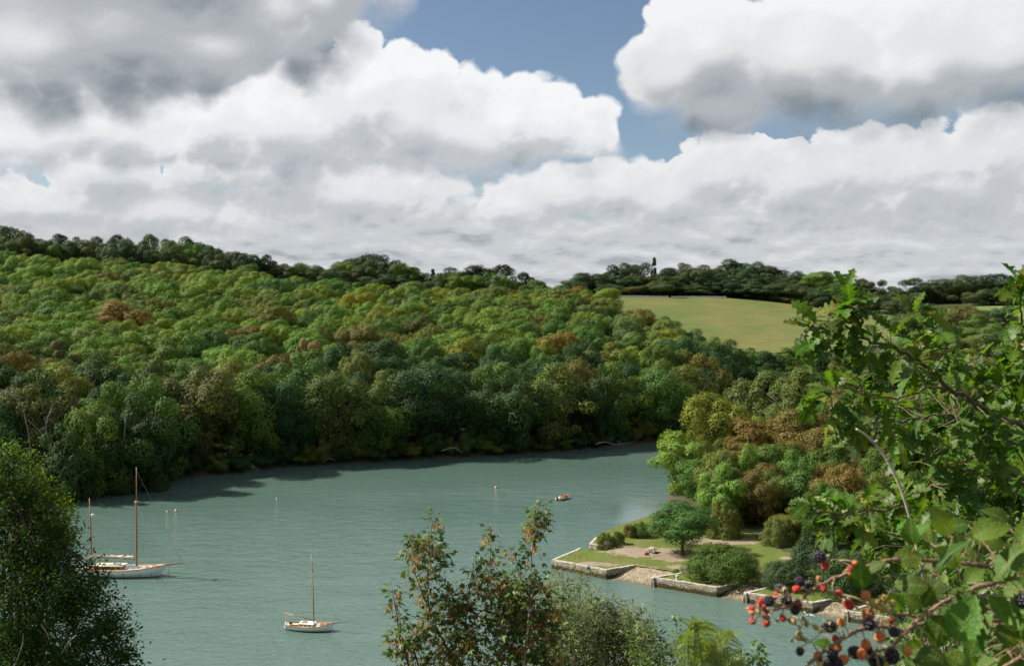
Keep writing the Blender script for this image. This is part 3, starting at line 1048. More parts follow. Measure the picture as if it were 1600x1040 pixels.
# ------------------------------------------------------------------ trees one can tell apart on the far bank
G1 = 'trees of the wooded far bank'
SPECIAL = [
    ('brown_tree', 190, 470, 104, 17, 'russet', 'dome', 'large domed russet-brown tree halfway up the hillside at left'),
    ('broadleaf_tree', 425, 478, 98, 15, 'olive', 'dome', 'wide domed olive-gold tree on the upper slope left of the middle'),
    ('brown_tree', 88, 532, 84, 16, 'brown', 'open', 'thin-leaved purplish brown tree on the left hillside below the domed russet one'),
    ('brown_tree', 18, 548, 70, 16, 'russet', 'dome', 'brown tree cut by the left edge of the picture'),
    ('broadleaf_tree', 76, 568, 84, 16, 'yellow', 'dome', 'yellow-green tree among brown ones at the left edge of the wood'),
    ('brown_tree', 305, 572, 128, 20, 'brown', 'full', 'tall broad olive-brown tree above the main mast of the ketch'),
    ('broadleaf_tree', 240, 556, 60, 16, 'olive', 'dome', 'small olive tree just left of the tall olive-brown one'),
    ('broadleaf_tree', 480, 553, 124, 20, 'mid', 'full', 'large round green tree with a full crown behind the single-masted sailboat'),
    ('broadleaf_tree', 368, 586, 52, 15, 'pale', 'dome', 'small light green tree with pale limbs between two big dark crowns'),
    ('broadleaf_tree', 480, 528, 44, 14, 'blond', 'open', 'blond seed-laden tree in the middle of the left hillside'),
    ('brown_tree', 388, 508, 64, 14, 'russet', 'dome', 'light russet tree right of the centre of the left hillside'),
    ('broadleaf_tree', 215, 612, 110, 20, 'deep', 'full', 'tall dark shoreline tree carrying a hanging dead limb'),
    ('broadleaf_tree', 150, 628, 90, 18, 'mid', 'full', 'clumpy green shoreline tree left of the ketch mast'),
    ('broadleaf_tree', 100, 665, 90, 15, 'deep', 'full', 'dark shoreline tree above the leafy tip of the near tree at left'),
    ('broadleaf_tree', 115, 604, 64, 19, 'brown', 'open', 'grey nearly bare tree top above the left shoreline'),
    ('broadleaf_tree', 665, 568, 150, 19, 'deep', 'full', 'broad dark spreading shoreline tree in the middle of the far bank'),
    ('broadleaf_tree', 722, 528, 90, 17, 'yellow', 'dome', 'golden olive tree above the broad dark spreading one'),
    ('broadleaf_tree', 840, 540, 44, 15, 'bright', 'dome', 'neat round bright green crown above the middle of the far shore'),
    ('broadleaf_tree', 862, 566, 128, 19, 'olive', 'full', 'large olive shoreline tree right of the middle of the far bank'),
    ('brown_tree', 872, 518, 66, 15, 'russet', 'dome', 'light russet tree above the large olive shoreline tree'),
    ('broadleaf_tree', 765, 497, 84, 15, 'bright', 'dome', 'sunlit bright green tree on the middle of the wooded slope'),
    ('broadleaf_tree', 757, 470, 74, 13, 'bright', 'dome', 'sunlit bright green tree near the crest left of the pointed pale one'),
    ('broadleaf_tree', 962, 566, 104, 18, 'mid', 'full', 'large green shoreline tree near the right end of the far bank'),
    ('broadleaf_tree', 1030, 565, 84, 17, 'pale', 'full', 'greyish green tree at the right end of the far bank shoreline'),
    ('brown_tree', 1000, 484, 66, 14, 'russet', 'dome', 'russet tree near the end of the wooded spur'),
    ('broadleaf_tree', 900, 446, 56, 13, 'orange', 'dome', 'orange-brown tree on the crest where the wood meets the meadow'),
    ('broadleaf_tree', 945, 450, 58, 14, 'bright', 'dome', 'round bright green tree standing at the left corner of the meadow'),
    ('broadleaf_tree', 858, 449, 88, 14, 'mid', 'dome', 'broad green tree on the crest left of the orange-brown one'),
    ('conifer_tree', 775, 430, 32, 17, 'pale', 'cone', 'pale green pointed tree rising against the dark skyline wood'),
    ('conifer_tree', 724, 450, 26, 13, 'pale', 'cone', 'shorter pale pointed tree left of the taller pointed one'),
    ('conifer_tree', 903, 472, 18, 14, 'evergreen', 'cone', 'narrow dark conifer on the slope below the crest'),
    ('brown_tree', 560, 505, 78, 16, 'brown', 'dome', 'brownish tree in the middle of the wooded slope'),
    ('brown_tree', 655, 492, 60, 15, 'brown', 'dome', 'small brown tree below the sliver of pasture'),
    ('broadleaf_tree', 298, 384, 54, 15, 'bright', 'dome', 'round light green tree in front of the dark skyline row at left'),
    ('broadleaf_tree', 96, 388, 54, 10, 'olive', 'dome', 'yellowish dome at the top edge of the left wood'),
    ('broadleaf_tree', 10, 368, 50, 15, 'bright', 'dome', 'bright green tree in front of the skyline at the far left edge'),
    ('broadleaf_tree', 390, 412, 74, 14, 'mid', 'dome', 'green tree at the top right of the left wood below the skyline'),
    ('broadleaf_tree', 270, 480, 70, 14, 'mid', 'dome', 'rounded green tree right of the large domed russet-brown one'),
    ('broadleaf_tree', 560, 545, 80, 18, 'olive', 'full', 'tall olive-topped tree between the round green tree and the broad dark one'),
    ('broadleaf_tree', 1090, 575, 80, 15, 'deep', 'full', 'dark tree at the foot of the wooded spur by the bend'),
]
for (nm, x, y, w, h, tone, st, lab) in SPECIAL:
    tree_px(nm, x, y, w * 1.08, h + (3 if st == 'full' else 1), tone, st, lab, G1, cb=0.02 if st == 'full' else 0.1)

# ------------------------------------------------------------------ the rest of the wood, tree by tree
def shore_y(x):
    xs = [p[0] for p in LEFT_SHORE]; ys = [p[1] for p in LEFT_SHORE]
    return float(np.interp(x, xs, ys))


ANCHORS = [(190, 500, 'large domed russet tree'), (425, 500, 'wide olive-gold dome'), (88, 555, 'purplish brown tree'), (305, 620, 'tall olive-brown tree'), (480, 600, 'large round green tree'),
           (480, 538, 'blond seeding tree'), (388, 525, 'light russet tree'), (215, 670, 'hanging dead limb'), (78, 670, 'forked dead tree'), (665, 620, 'broad dark shoreline tree'), (722, 550, 'golden olive tree'),
           (840, 555, 'neat round bright crown'), (862, 620, 'large olive shoreline tree'), (765, 515, 'sunlit slope tree'), (962, 610, 'large green end tree'), (1030, 610, 'greyish green end tree'), (1000, 505, 'russet spur tree'),
           (900, 455, 'orange-brown crest tree'), (945, 465, 'meadow corner tree'), (775, 450, 'pale pointed tree'), (560, 530, 'brownish middle tree'), (655, 505, 'small brown tree'), (298, 405, 'round light green tree'),
           (96, 395, 'yellowish dome'), (390, 430, 'green top-corner tree'), (270, 500, 'rounded green tree'), (10, 390, 'bright left-edge tree'), (560, 600, 'olive-topped tree'), (665, 470, 'sliver of pasture')]
WORDS = ('left of', 'above and left of', 'above', 'above and right of', 'right of', 'below and right of', 'below', 'below and left of')


def relation(u, v):
    a = min(ANCHORS, key=lambda q: (q[0] - u) ** 2 + 2 * (q[1] - v) ** 2)
    dx, dy = u - a[0], (a[1] - v) * 1.4
    k = int(round(math.atan2(dy, -dx) / (math.pi / 4))) % 8
    r = math.hypot(dx, dy)
    return ('just ' if r < 45 else 'well ' if r > 95 else '') + WORDS[k] + ' the ' + a[2]


def near_special(x, y, r, k):
    for (a, b, R) in PLACED:
        if (a - x) ** 2 + (b - y) ** 2 < ((R + r) * k) ** 2: return True
    return False


def in_meadow(u, d):
    if 940 <= u <= 1440 and d > 470 + max(0, (1060 - u)) * 0.55: return True
    return 600 <= u <= 720 and 498 < d < 592


def fill_wood():
    rg = random.Random(77)
    tries = 0
    count = 0
    jobs = []
    while tries < 26000 and count < 420:
        tries += 1
        # first the shoreline, then the slope
        d = rg.uniform(200, 600) if tries > 3000 else 0
        if tries <= 3000:
            x = rg.uniform(-125, 64); y = shore_y(x) + rg.uniform(0.3, 4.5)
        else:
            y = d; x = rg.uniform(-0.56, 0.235) * d
        u = 800 + x / y * F
        if u < -60 or u > 1140: continue
        s = y - shore_y(x)
        if s < 0.2 or in_meadow(u, y): continue
        # upper limit of the left wood
        lim = np.interp(u, [-60, 0, 300, 400, 520, 640, 850, 950, 1050, 1140], [540, 535, 515, 500, 480, 480, 480, 455, 450, 440])
        if y > lim: continue
        low = s < 14
        r = rg.uniform(7.0, 10.0) if low else rg.uniform(7.5, 11.0) if s < 60 else rg.uniform(6.0, 10.5)
        if near_special(x, y, r, 0.5 if low else 0.63): continue
        h = rg.uniform(18, 23) if low else rg.uniform(15, 20) if s < 60 else rg.uniform(9, 12) + r * 0.5
        q = rg.random()
        if s < 60:
            tone = 'deep' if q < 0.50 else 'mid' if q < 0.80 else 'olive' if q < 0.94 else 'brown'  # deep tone prevails low down: shade of the hill put into leaf colour
        elif u < 620:
            tone = 'bright' if q < 0.56 else 'mid' if q < 0.80 else 'olive' if q < 0.90 else 'yellow' if q < 0.95 else 'brown' if q < 0.96 else 'pale'
        else:
            tone = 'bright' if q < 0.40 else 'mid' if q < 0.62 else 'pale' if q < 0.74 else 'olive' if q < 0.88 else 'yellow' if q < 0.98 else 'russet'
        st = 'full' if low else rg.choice(['round', 'round', 'tall', 'dome', 'round'])
        v = YH + (CAMH - gz(x, y) - h * 0.75) / y * F
        jobs.append((x, y, h, r, tone, st, low, relation(u, v)))
        PLACED.append((x, y, r))
        count += 1
    seen = {}
    for j in jobs:
        seen.setdefault((j[4], j[7]), []).append(j)
    for j in jobs:
        x, y, h, r, tone, st, low, rel = j
        same = sorted(seen[(tone, rel)], key=lambda t: t[0] / t[1])
        k = same.index(j)
        size = '' if len(same) == 1 else ('left-hand ', 'right-hand ')[k] if len(same) == 2 else ('leftmost ', 'middle ', 'rightmost ')[k] if len(same) == 3 else ('first ', 'second ', 'third ', 'fourth ', 'fifth ', 'sixth ', 'seventh ', 'eighth ', 'ninth ')[min(k, 8)]
        nm = 'brown_tree' if tone in ('russet', 'brown') else 'oak_tree' if tone in ('olive', 'yellow', 'deep') else 'bright_tree' if tone == 'bright' else 'broadleaf_tree'  # kind names follow leaf tone; the species are unknown
        tree(nm, x, y, h, r, tone, st, '%s%s tree %s' % (size, TONES[tone][1], rel), G1, cb=0.0 if low else 0.08)
    return count


NFILL = fill_wood()

# low branches and bushes hanging over the water
sb = random.Random(21)
SB = []
x = -118.0
while x < 62:
    y = shore_y(x) + sb.uniform(-0.6, 0.8)
    SB.append((800 + x / y * F, x, y, sb.uniform(3.5, 7.0), sb.uniform(2.8, 4.6), sb.choice(['deep', 'deep', 'mid', 'olive'])))
    x += sb.uniform(3.4, 5.6)
SHORE_MARKS = [(118, 'left-edge dark shoreline tree'), (215, 'hanging dead limb'), (305, 'tall olive-brown tree'), (400, 'gap between the sailboats'), (480, 'large round green tree'), (515, 'small pale fallen branch'), (590, 'olive-topped tree'),
               (665, 'broad dark shoreline tree'), (706, 'arched driftwood'), (790, 'mid-river reach'), (862, 'large olive shoreline tree'), (910, 'bare shore patch'), (962, 'long grey fallen branch'), (1030, 'greyish green end tree')]
SBL, used_sb = [], {}
for (u, x, y, h, r, tone) in SB:
    a = min(SHORE_MARKS, key=lambda q: abs(q[0] - u))
    key = ('left' if u < a[0] else 'right', a[1])
    used_sb[key] = used_sb.get(key, 0) + 1
    SBL.append('%s %s bush over water %s of the %s' % (('first', 'second', 'third', 'fourth', 'fifth', 'sixth')[used_sb[key] - 1], TONES[tone][1], key[0], key[1]))
for k, (u, x, y, h, r, tone) in enumerate(SB):
    tree('bush', x, y, h, r, tone, 'shrub', SBL[k], 'bushes overhanging the far shore', cb=-0.05, cat='bush', z=0.0, lean=0.0)

# ------------------------------------------------------------------ skyline woods
G2 = 'trees of the skyline woods'
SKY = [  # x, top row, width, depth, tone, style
    (-10, 352, 60, 600, 'dusky', 'dome'), (22, 354, 50, 590, 'dusky', 'dome'), (48, 366, 40, 600, 'evergreen', 'tall'), (75, 374, 36, 600, 'dusky', 'dome'), (96, 366, 44, 610, 'evergreen', 'spread'),  # evergreen on the skyline: leaf colour darkened for cloud shade, not a kind
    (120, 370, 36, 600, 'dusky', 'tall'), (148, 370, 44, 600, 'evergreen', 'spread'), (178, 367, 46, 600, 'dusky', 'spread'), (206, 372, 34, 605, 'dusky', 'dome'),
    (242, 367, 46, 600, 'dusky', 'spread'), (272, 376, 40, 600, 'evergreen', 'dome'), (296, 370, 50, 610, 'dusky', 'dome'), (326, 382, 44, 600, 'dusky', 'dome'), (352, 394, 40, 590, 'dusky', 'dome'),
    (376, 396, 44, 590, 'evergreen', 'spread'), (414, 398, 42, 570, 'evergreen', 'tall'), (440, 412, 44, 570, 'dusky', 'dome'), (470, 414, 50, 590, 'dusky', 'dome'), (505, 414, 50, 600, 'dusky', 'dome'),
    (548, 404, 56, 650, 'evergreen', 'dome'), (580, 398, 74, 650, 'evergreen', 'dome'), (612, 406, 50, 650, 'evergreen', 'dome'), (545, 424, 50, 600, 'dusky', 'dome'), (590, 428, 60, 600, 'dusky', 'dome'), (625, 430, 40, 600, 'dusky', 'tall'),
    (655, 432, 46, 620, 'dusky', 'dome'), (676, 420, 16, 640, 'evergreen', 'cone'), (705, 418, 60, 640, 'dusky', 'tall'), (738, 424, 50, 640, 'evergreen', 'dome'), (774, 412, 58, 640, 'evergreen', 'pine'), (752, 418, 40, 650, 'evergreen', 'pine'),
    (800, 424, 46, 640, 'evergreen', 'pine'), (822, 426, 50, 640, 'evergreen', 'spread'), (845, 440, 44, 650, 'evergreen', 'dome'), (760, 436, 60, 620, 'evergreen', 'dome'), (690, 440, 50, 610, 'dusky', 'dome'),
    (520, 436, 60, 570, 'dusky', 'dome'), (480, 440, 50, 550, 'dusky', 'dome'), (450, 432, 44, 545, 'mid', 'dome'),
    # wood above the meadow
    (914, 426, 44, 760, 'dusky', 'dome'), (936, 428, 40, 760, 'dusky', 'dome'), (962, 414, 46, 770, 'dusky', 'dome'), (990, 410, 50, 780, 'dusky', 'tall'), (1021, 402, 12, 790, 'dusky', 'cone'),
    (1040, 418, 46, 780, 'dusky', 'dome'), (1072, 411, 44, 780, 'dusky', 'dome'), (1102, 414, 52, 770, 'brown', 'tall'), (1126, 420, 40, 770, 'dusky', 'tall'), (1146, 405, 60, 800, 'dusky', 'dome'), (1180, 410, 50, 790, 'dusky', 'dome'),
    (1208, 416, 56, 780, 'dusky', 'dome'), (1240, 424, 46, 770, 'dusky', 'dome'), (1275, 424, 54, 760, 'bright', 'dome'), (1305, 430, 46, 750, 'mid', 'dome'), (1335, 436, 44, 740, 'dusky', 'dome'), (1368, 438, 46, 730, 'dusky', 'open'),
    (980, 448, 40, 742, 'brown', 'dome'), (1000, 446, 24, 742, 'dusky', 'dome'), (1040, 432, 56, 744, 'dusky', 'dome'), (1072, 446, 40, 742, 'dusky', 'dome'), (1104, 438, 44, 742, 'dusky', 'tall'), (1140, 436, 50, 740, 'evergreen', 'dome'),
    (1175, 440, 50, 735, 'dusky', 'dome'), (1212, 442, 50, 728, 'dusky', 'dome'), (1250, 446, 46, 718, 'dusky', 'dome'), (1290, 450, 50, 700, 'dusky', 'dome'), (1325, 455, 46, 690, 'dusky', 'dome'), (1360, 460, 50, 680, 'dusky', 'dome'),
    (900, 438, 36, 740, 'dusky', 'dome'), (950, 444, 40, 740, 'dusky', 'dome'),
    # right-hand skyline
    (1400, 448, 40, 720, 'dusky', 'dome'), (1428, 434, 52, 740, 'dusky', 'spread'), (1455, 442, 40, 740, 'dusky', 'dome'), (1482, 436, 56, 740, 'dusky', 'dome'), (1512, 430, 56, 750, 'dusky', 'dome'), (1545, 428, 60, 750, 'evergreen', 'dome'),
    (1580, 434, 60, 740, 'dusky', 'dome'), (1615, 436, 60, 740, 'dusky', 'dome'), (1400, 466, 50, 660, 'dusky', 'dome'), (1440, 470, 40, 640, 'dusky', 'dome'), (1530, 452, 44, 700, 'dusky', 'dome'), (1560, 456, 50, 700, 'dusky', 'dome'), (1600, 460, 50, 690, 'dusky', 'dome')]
SKYWORD = {'full': 'low tree', 'pine': 'flat-topped pine', 'cone': 'spiky conifer', 'dome': 'domed tree', 'tall': 'tall tree', 'spread': 'spreading tree', 'open': 'thin tree'}


skr = random.Random(12)
base_line = [(-30, 358), (0, 362), (60, 376), (200, 375), (240, 376), (330, 388), (400, 402), (440, 412), (520, 420), (560, 408), (620, 410), (680, 426), (740, 424), (850, 440)]
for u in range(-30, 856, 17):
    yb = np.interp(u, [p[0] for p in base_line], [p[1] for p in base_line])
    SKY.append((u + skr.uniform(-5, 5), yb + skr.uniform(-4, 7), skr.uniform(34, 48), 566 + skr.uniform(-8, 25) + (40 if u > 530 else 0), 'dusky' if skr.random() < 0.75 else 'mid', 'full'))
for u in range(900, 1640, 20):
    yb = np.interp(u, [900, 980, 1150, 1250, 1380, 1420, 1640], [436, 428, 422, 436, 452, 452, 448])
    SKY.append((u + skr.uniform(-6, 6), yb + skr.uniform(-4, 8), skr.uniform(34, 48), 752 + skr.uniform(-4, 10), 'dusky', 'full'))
ORD = ['first', 'second', 'third', 'fourth', 'fifth', 'sixth', 'seventh', 'eighth', 'ninth', 'tenth', 'eleventh', 'twelfth', '13th', '14th', '15th', '16th', '17th', '18th', '19th', '20th', '21st', '22nd'] + ['%dth' % k for k in range(23, 90)]


def sky_place(u, d):
    if u < 235: return 'on the left skyline'
    if u < 400: return 'behind the round light green tree'
    if u < 530: return 'where the left skyline dips'
    if u < 640: return 'in the big skyline clump'
    if u < 870: return 'on the skyline left of the meadow'
    if u < 1390: return 'along the top hedge of the meadow' if d < 745 else 'on the skyline above the meadow'
    return 'on the skyline behind the oak sprays'


def ordered(rows, place):
    by = {}
    for t in sorted(rows, key=lambda q: q[0]):
        by.setdefault(place(t), []).append(t)
    return {id(t): '%s from the left %s' % (ORD[k], pl) for pl, ts in by.items() for k, t in enumerate(ts)}


where = ordered(SKY, lambda t: sky_place(t[0], t[3]))
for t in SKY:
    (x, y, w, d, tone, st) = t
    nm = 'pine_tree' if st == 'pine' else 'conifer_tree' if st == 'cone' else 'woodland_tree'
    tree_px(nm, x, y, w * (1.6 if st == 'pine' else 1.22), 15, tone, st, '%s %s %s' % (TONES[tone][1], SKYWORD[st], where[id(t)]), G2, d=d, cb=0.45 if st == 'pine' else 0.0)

# ------------------------------------------------------------------ valley trees at the head of the creek
G3 = 'trees in the creek valley'
vr = random.Random(5)
VALLEY = []
VALLEY = [(1110, 552, 44, 420, 'deep'), (1140, 546, 46, 440, 'mid'), (1170, 543, 44, 445, 'mid'), (1200, 548, 48, 440, 'deep'), (1232, 543, 46, 450, 'mid'), (1262, 541, 44, 450, 'mid'), (1292, 548, 50, 440, 'deep'),
                           (1325, 545, 50, 440, 'mid'), (1360, 540, 50, 445, 'deep'), (1395, 535, 54, 450, 'mid'), (1125, 580, 54, 405, 'deep'), (1160, 572, 50, 420, 'deep'), (1195, 575, 54, 420, 'deep'), (1235, 572, 50, 425, 'deep'), (1270, 575, 54, 425, 'deep'),
                           (1310, 575, 60, 425, 'deep'), (1430, 520, 60, 470, 'mid'), (1465, 505, 60, 520, 'deep'), (1500, 478, 70, 560, 'brown'), (1530, 490, 64, 540, 'mid'), (1545, 512, 70, 500, 'pale'), (1580, 505, 60, 520, 'mid'), (1490, 520, 56, 490, 'pale'),
                           (1520, 545, 60, 450, 'olive'), (1570, 550, 66, 450, 'deep'), (1605, 540, 60, 470, 'mid'), (1450, 545, 60, 445, 'olive'), (1560, 480, 50, 570, 'dusky'), (1610, 500, 60, 530, 'dusky'), (1420, 490, 50, 560, 'dusky')]
where = ordered(VALLEY, lambda t: ('in the upper row below the meadow' if t[1] < 560 else 'in the dark row by the creek head') if t[0] < 1400 else 'on the far hillside behind the oak')
for t in VALLEY:
    (x, y, w, d, tone) = t
    tree_px('woodland_tree', x, y, w * 1.3, 14, tone, vr.choice(['full', 'dome', 'tall']), '%s tree %s' % (TONES[tone][1], where[id(t)]), G3, d=d, cb=0.02)

# ------------------------------------------------------------------ right bank above the quay
G4 = 'trees on the bank above the quay'
RB = [  # x, top, width, height, depth, tone, style, label
    (1118, 616, 120, 228, 'yellow', 'dome', 'bright yellow-green oak at the bend leaning over the water'),
    (1062, 676, 100, 212, 'bright', 'full', 'bright green tree overhanging the water left of the russet trees'),
    (1092, 716, 84, 204, 'mid', 'full', 'grey-green tree behind the small tree on the quay'),
    (1190, 580, 120, 250, 'olive', 'tall', 'thin-crowned olive tree with pale limbs above the russet trees'),
    (1250, 572, 112, 240, 'olive', 'dome', 'taller olive tree with visible bare branches right of the other thin one'),
    (1178, 652, 128, 222, 'russet', 'dome', 'broad russet tree in the middle of the near bank'),
    (1268, 640, 130, 215, 'russet', 'dome', 'dark russet tree with a bare interior right of the broad russet one'),
    (1345, 606, 110, 225, 'russet', 'dome', 'rusty tree behind the left end of the oak branch'),
    (1310, 566, 70, 255, 'olive', 'dome', 'olive tree peeping over the rusty tree'),
    (1150, 712, 66, 200, 'yellow', 'dome', 'small yellow-leaved tree below the broad russet one'),
    (1205, 690, 100, 200, 'mid', 'dome', 'green tree at the foot of the russet trees'),
    (1190, 735, 96, 190, 'deep', 'full', 'dark glossy green tree at the back of the quay lawn'),
    (1240, 728, 90, 192, 'mid', 'dome', 'green tree right of the dark glossy one at the back of the lawn'),
    (1300, 690, 110, 195, 'mid', 'dome', 'green tree below the dark russet one'),
    (1300, 740, 110, 180, 'olive', 'full', 'olive tree right of the back of the quay lawn'),
    (1246, 790, 96, 166, 'olive', 'full', 'greyish olive willow at the right corner of the quay lawn'),
    (1330, 790, 120, 164, 'olive', 'full', 'olive bushy tree right of the willow beside the lawn'),
    (1370, 700, 110, 185, 'mid', 'full', 'green tree behind the arching bare stem'),
    (1390, 640, 110, 205, 'brown', 'dome', 'brown tree glimpsed through the middle of the oak branch'),
    (1450, 590, 120, 240, 'olive', 'dome', 'olive tree seen through the gap in the oak sprays'),
    (1520, 580, 130, 240, 'olive', 'dome', 'wide olive tree behind the right-hand oak leaves'),
    (1600, 600, 130, 225, 'mid', 'dome', 'green tree at the right edge behind the oak'),
    (1440, 700, 120, 180, 'mid', 'full', 'green tree behind the thick of the oak leaves'),
    (1400, 800, 120, 158, 'mid', 'full', 'green tree low behind the oak sprays'),
    (1520, 760, 140, 160, 'deep', 'full', 'dark tree hidden behind the densest oak leaves'),
    (1480, 860, 130, 145, 'deep', 'full', 'dark tree behind the upper bramble leaves'),
    (1590, 840, 140, 145, 'deep', 'full', 'dark tree at the right edge behind the brambles'),
]
for (x, y, w, d, tone, st, lab) in RB:
    nm = 'brown_tree' if tone in ('russet', 'brown') else 'oak_tree' if tone in ('olive', 'yellow') else 'broadleaf_tree'  # named by leaf tone again, species not known
    tree_px(nm, x, y, w * (0.82 if d < 200 else 1.0), 12, tone, st, lab, G4, d=d, hi=1, cb=0.0 if st == 'full' else 0.06)

rb = random.Random(99)
RBFILL = []
for _ in range(4000):
    if len(RBFILL) >= 100: break
    y = rb.uniform(158, 262); x = rb.uniform(30, 0.52 * y)
    u = 800 + x / y * F
    g = gz(x, y)
    if g < 0.9 or (x < 45 and y < 176) or (x < 34 and y < 196): continue
    lim = np.interp(u, [1010, 1060, 1110, 1180, 1250, 1350, 1450, 1650], [740, 690, 640, 612, 602, 590, 585, 590])
    hmax = CAMH + (YH - lim) / F * y - g
    h = min(rb.uniform(6.5, 12), hmax)
    if h < 4: continue
    r = min(rb.uniform(3.2, 5.2), h * 0.55)
    if near_special(x, y, r, 0.40): continue
    PLACED.append((x, y, r))
    vt = YH + (CAMH - g - h) / y * F
    RBFILL.append((u, x, y, h, r, 'russet' if (1150 < u < 1350 and 620 < vt < 735 and rb.random() < 0.6) else rb.choice(['mid', 'olive', 'olive', 'bright', 'bright', 'olive', 'mid'])))
where = ordered(RBFILL, lambda t: '%s %s on the near bank' % (t[5], 'low down' if t[2] < 190 else 'halfway up' if t[2] < 225 else 'at the top'))
for t in RBFILL:
    u, x, y, h, r, tone = t
    w = where[id(t)].split(' from the left ' + tone)
    tree('brown_tree' if tone == 'russet' else 'oak_tree' if tone == 'olive' else 'broadleaf_tree', x, y, h, r, tone, rb.choice(['full', 'dome', 'full']),  # kind names follow leaf tone here too, species unknown
         '%s %s bushy tree from the left%s' % (w[0], TONES[tone][1], w[1]), G4, hi=1, cb=0.0)

# quay tree, bushes and shrubs
Q = lambda x, y: ((CAMH - QZ) * F / (y - YH))
d = Q(1068, 866)
tree('oak_tree', (1066 - 800) / F * d, d, 8.2, 6.9, 'mid', 'dome', 'low spreading tree with a forked dark trunk standing on the quay lawn', None, hi=2, cb=0.22, z=QZ, var=1)


def bush(x, ybase, wpx, hpx, tone, label, d=None, group='bushes around the quay lawn', z=QZ, hi=1):
    d = d or Q(x, ybase)
    X = (x - 800) / F * d
    zz = z if z is not None else gz(X, d)
    return tree('bush', X, d, hpx / F * d, wpx / F * d / 2, tone, 'round', label, group, hi=hi, cb=-0.45, z=zz, cat='bush', lean=0.0)


bush(1129, 901, 116, 48, 'mid', 'big rounded bush on the lawn beside the middle quay', hi=2)
bush(948, 853, 34, 22, 'olive', 'shaggy shrub on the corner above the low back wall of the quay')
bush(966, 849, 22, 20, 'mid', 'upright green shrub beside the shaggy one above the low back wall')
bush(985, 838, 26, 20, 'brown', 'small brownish shrub at the water side behind the lawn')
bush(1002, 838, 30, 24, 'mid', 'green shrub between the brownish shrub and the quay tree')
bush(1130, 838, 60, 56, 'olive', 'feathery olive bush behind the quay tree')
bush(1095, 830, 50, 40, 'deep', 'dark bush at the back edge of the lawn behind the quay tree')
bush(1225, 918, 66, 44, 'dusky', 'grey-green bush on the lawn edge left of the blackberries')
bush(1275, 905, 90, 66, 'dusky', 'large grey-green bush behind the blackberries')
bush(1215, 850, 60, 40, 'olive', 'olive bush at the right edge of the lawn')
bush(1320, 930, 90, 70, 'deep', 'dark bush behind the upper bramble cane')
bush(1380, 935, 90, 80, 'mid', 'green bush behind the unripe blackberries', d=135, z=None)
bush(1440, 960, 110, 90, 'deep', 'dark green bush behind the thick of the brambles', d=122, z=None)
bush(1540, 960, 130, 110, 'mid', 'green bush behind the right-hand brambles', d=118, z=None)
bush(1056, 893, 12, 6, 'bright', 'little tuft of bright herbs on the trodden earth left of the big bush')


# ================================================================== boats
M['hull_white'] = None


def hull_mat(name, top, band=(0.05, 0.02, 0.018), zb=0.07):
    m, b, out = material(name)
    co = b.new('ShaderNodeTexCoord').outputs['Object']
    z = b.sep(co)[2]
    n = b.noise(b.v('MULTIPLY', co, (1, 1, 0.3)), 1.6, 4.0, 0.6)
    c = b.mix(b.rng(n, 0.5, 0.8, 0, 0.25), top, (0.55, 0.53, 0.46))
    c = b.mix(b.m('LESS_THAN', z, zb), c, band)
    p = principled(b, c, 0.35, 0.5)
    b.put(out.inputs[0], p.outputs[0])
    return m


M['hull_white'] = hull_mat('white_hull_paint', (0.80, 0.81, 0.82))
M['varnish'] = simple_mat('varnished_wood', (0.36, 0.17, 0.06), 0.35, 0.25, 3.0, stretch=(6, 6, 1))
M['mast'] = simple_mat('varnished_spar', (0.30, 0.145, 0.06), 0.4, 0.2, 2.0)
M['deck'] = simple_mat('teak_deck', (0.50, 0.33, 0.17), 0.6, 0.15, 4.0, stretch=(0.3, 6, 1))
M['pale_deck'] = simple_mat('cream_deck', (0.60, 0.52, 0.40), 0.6, 0.12, 4.0)
M['dark_glass'] = simple_mat('porthole_glass', (0.02, 0.025, 0.03), 0.1, 0.1, 3.0)
M['canvas'] = simple_mat('sail_cloth', (0.70, 0.64, 0.54), 0.8, 0.15, 3.0, 0.4)
M['white_cover'] = simple_mat('white_cover', (0.80, 0.80, 0.80), 0.6, 0.08, 2.0, 0.3)
M['rope'] = simple_mat('rigging_rope', (0.55, 0.54, 0.50), 0.7, 0.1, 5.0)
M['steel'] = simple_mat('galvanised_wire', (0.25, 0.25, 0.25), 0.5, 0.1, 5.0)
M['red_paint'] = simple_mat('red_paint', (0.24, 0.05, 0.028), 0.5, 0.2, 3.0)
M['orange_buoy'] = simple_mat('faded_orange_plastic', (0.70, 0.36, 0.22), 0.5, 0.1, 3.0)
M['white_plastic'] = simple_mat('white_plastic', (0.78, 0.78, 0.76), 0.45, 0.06, 3.0)


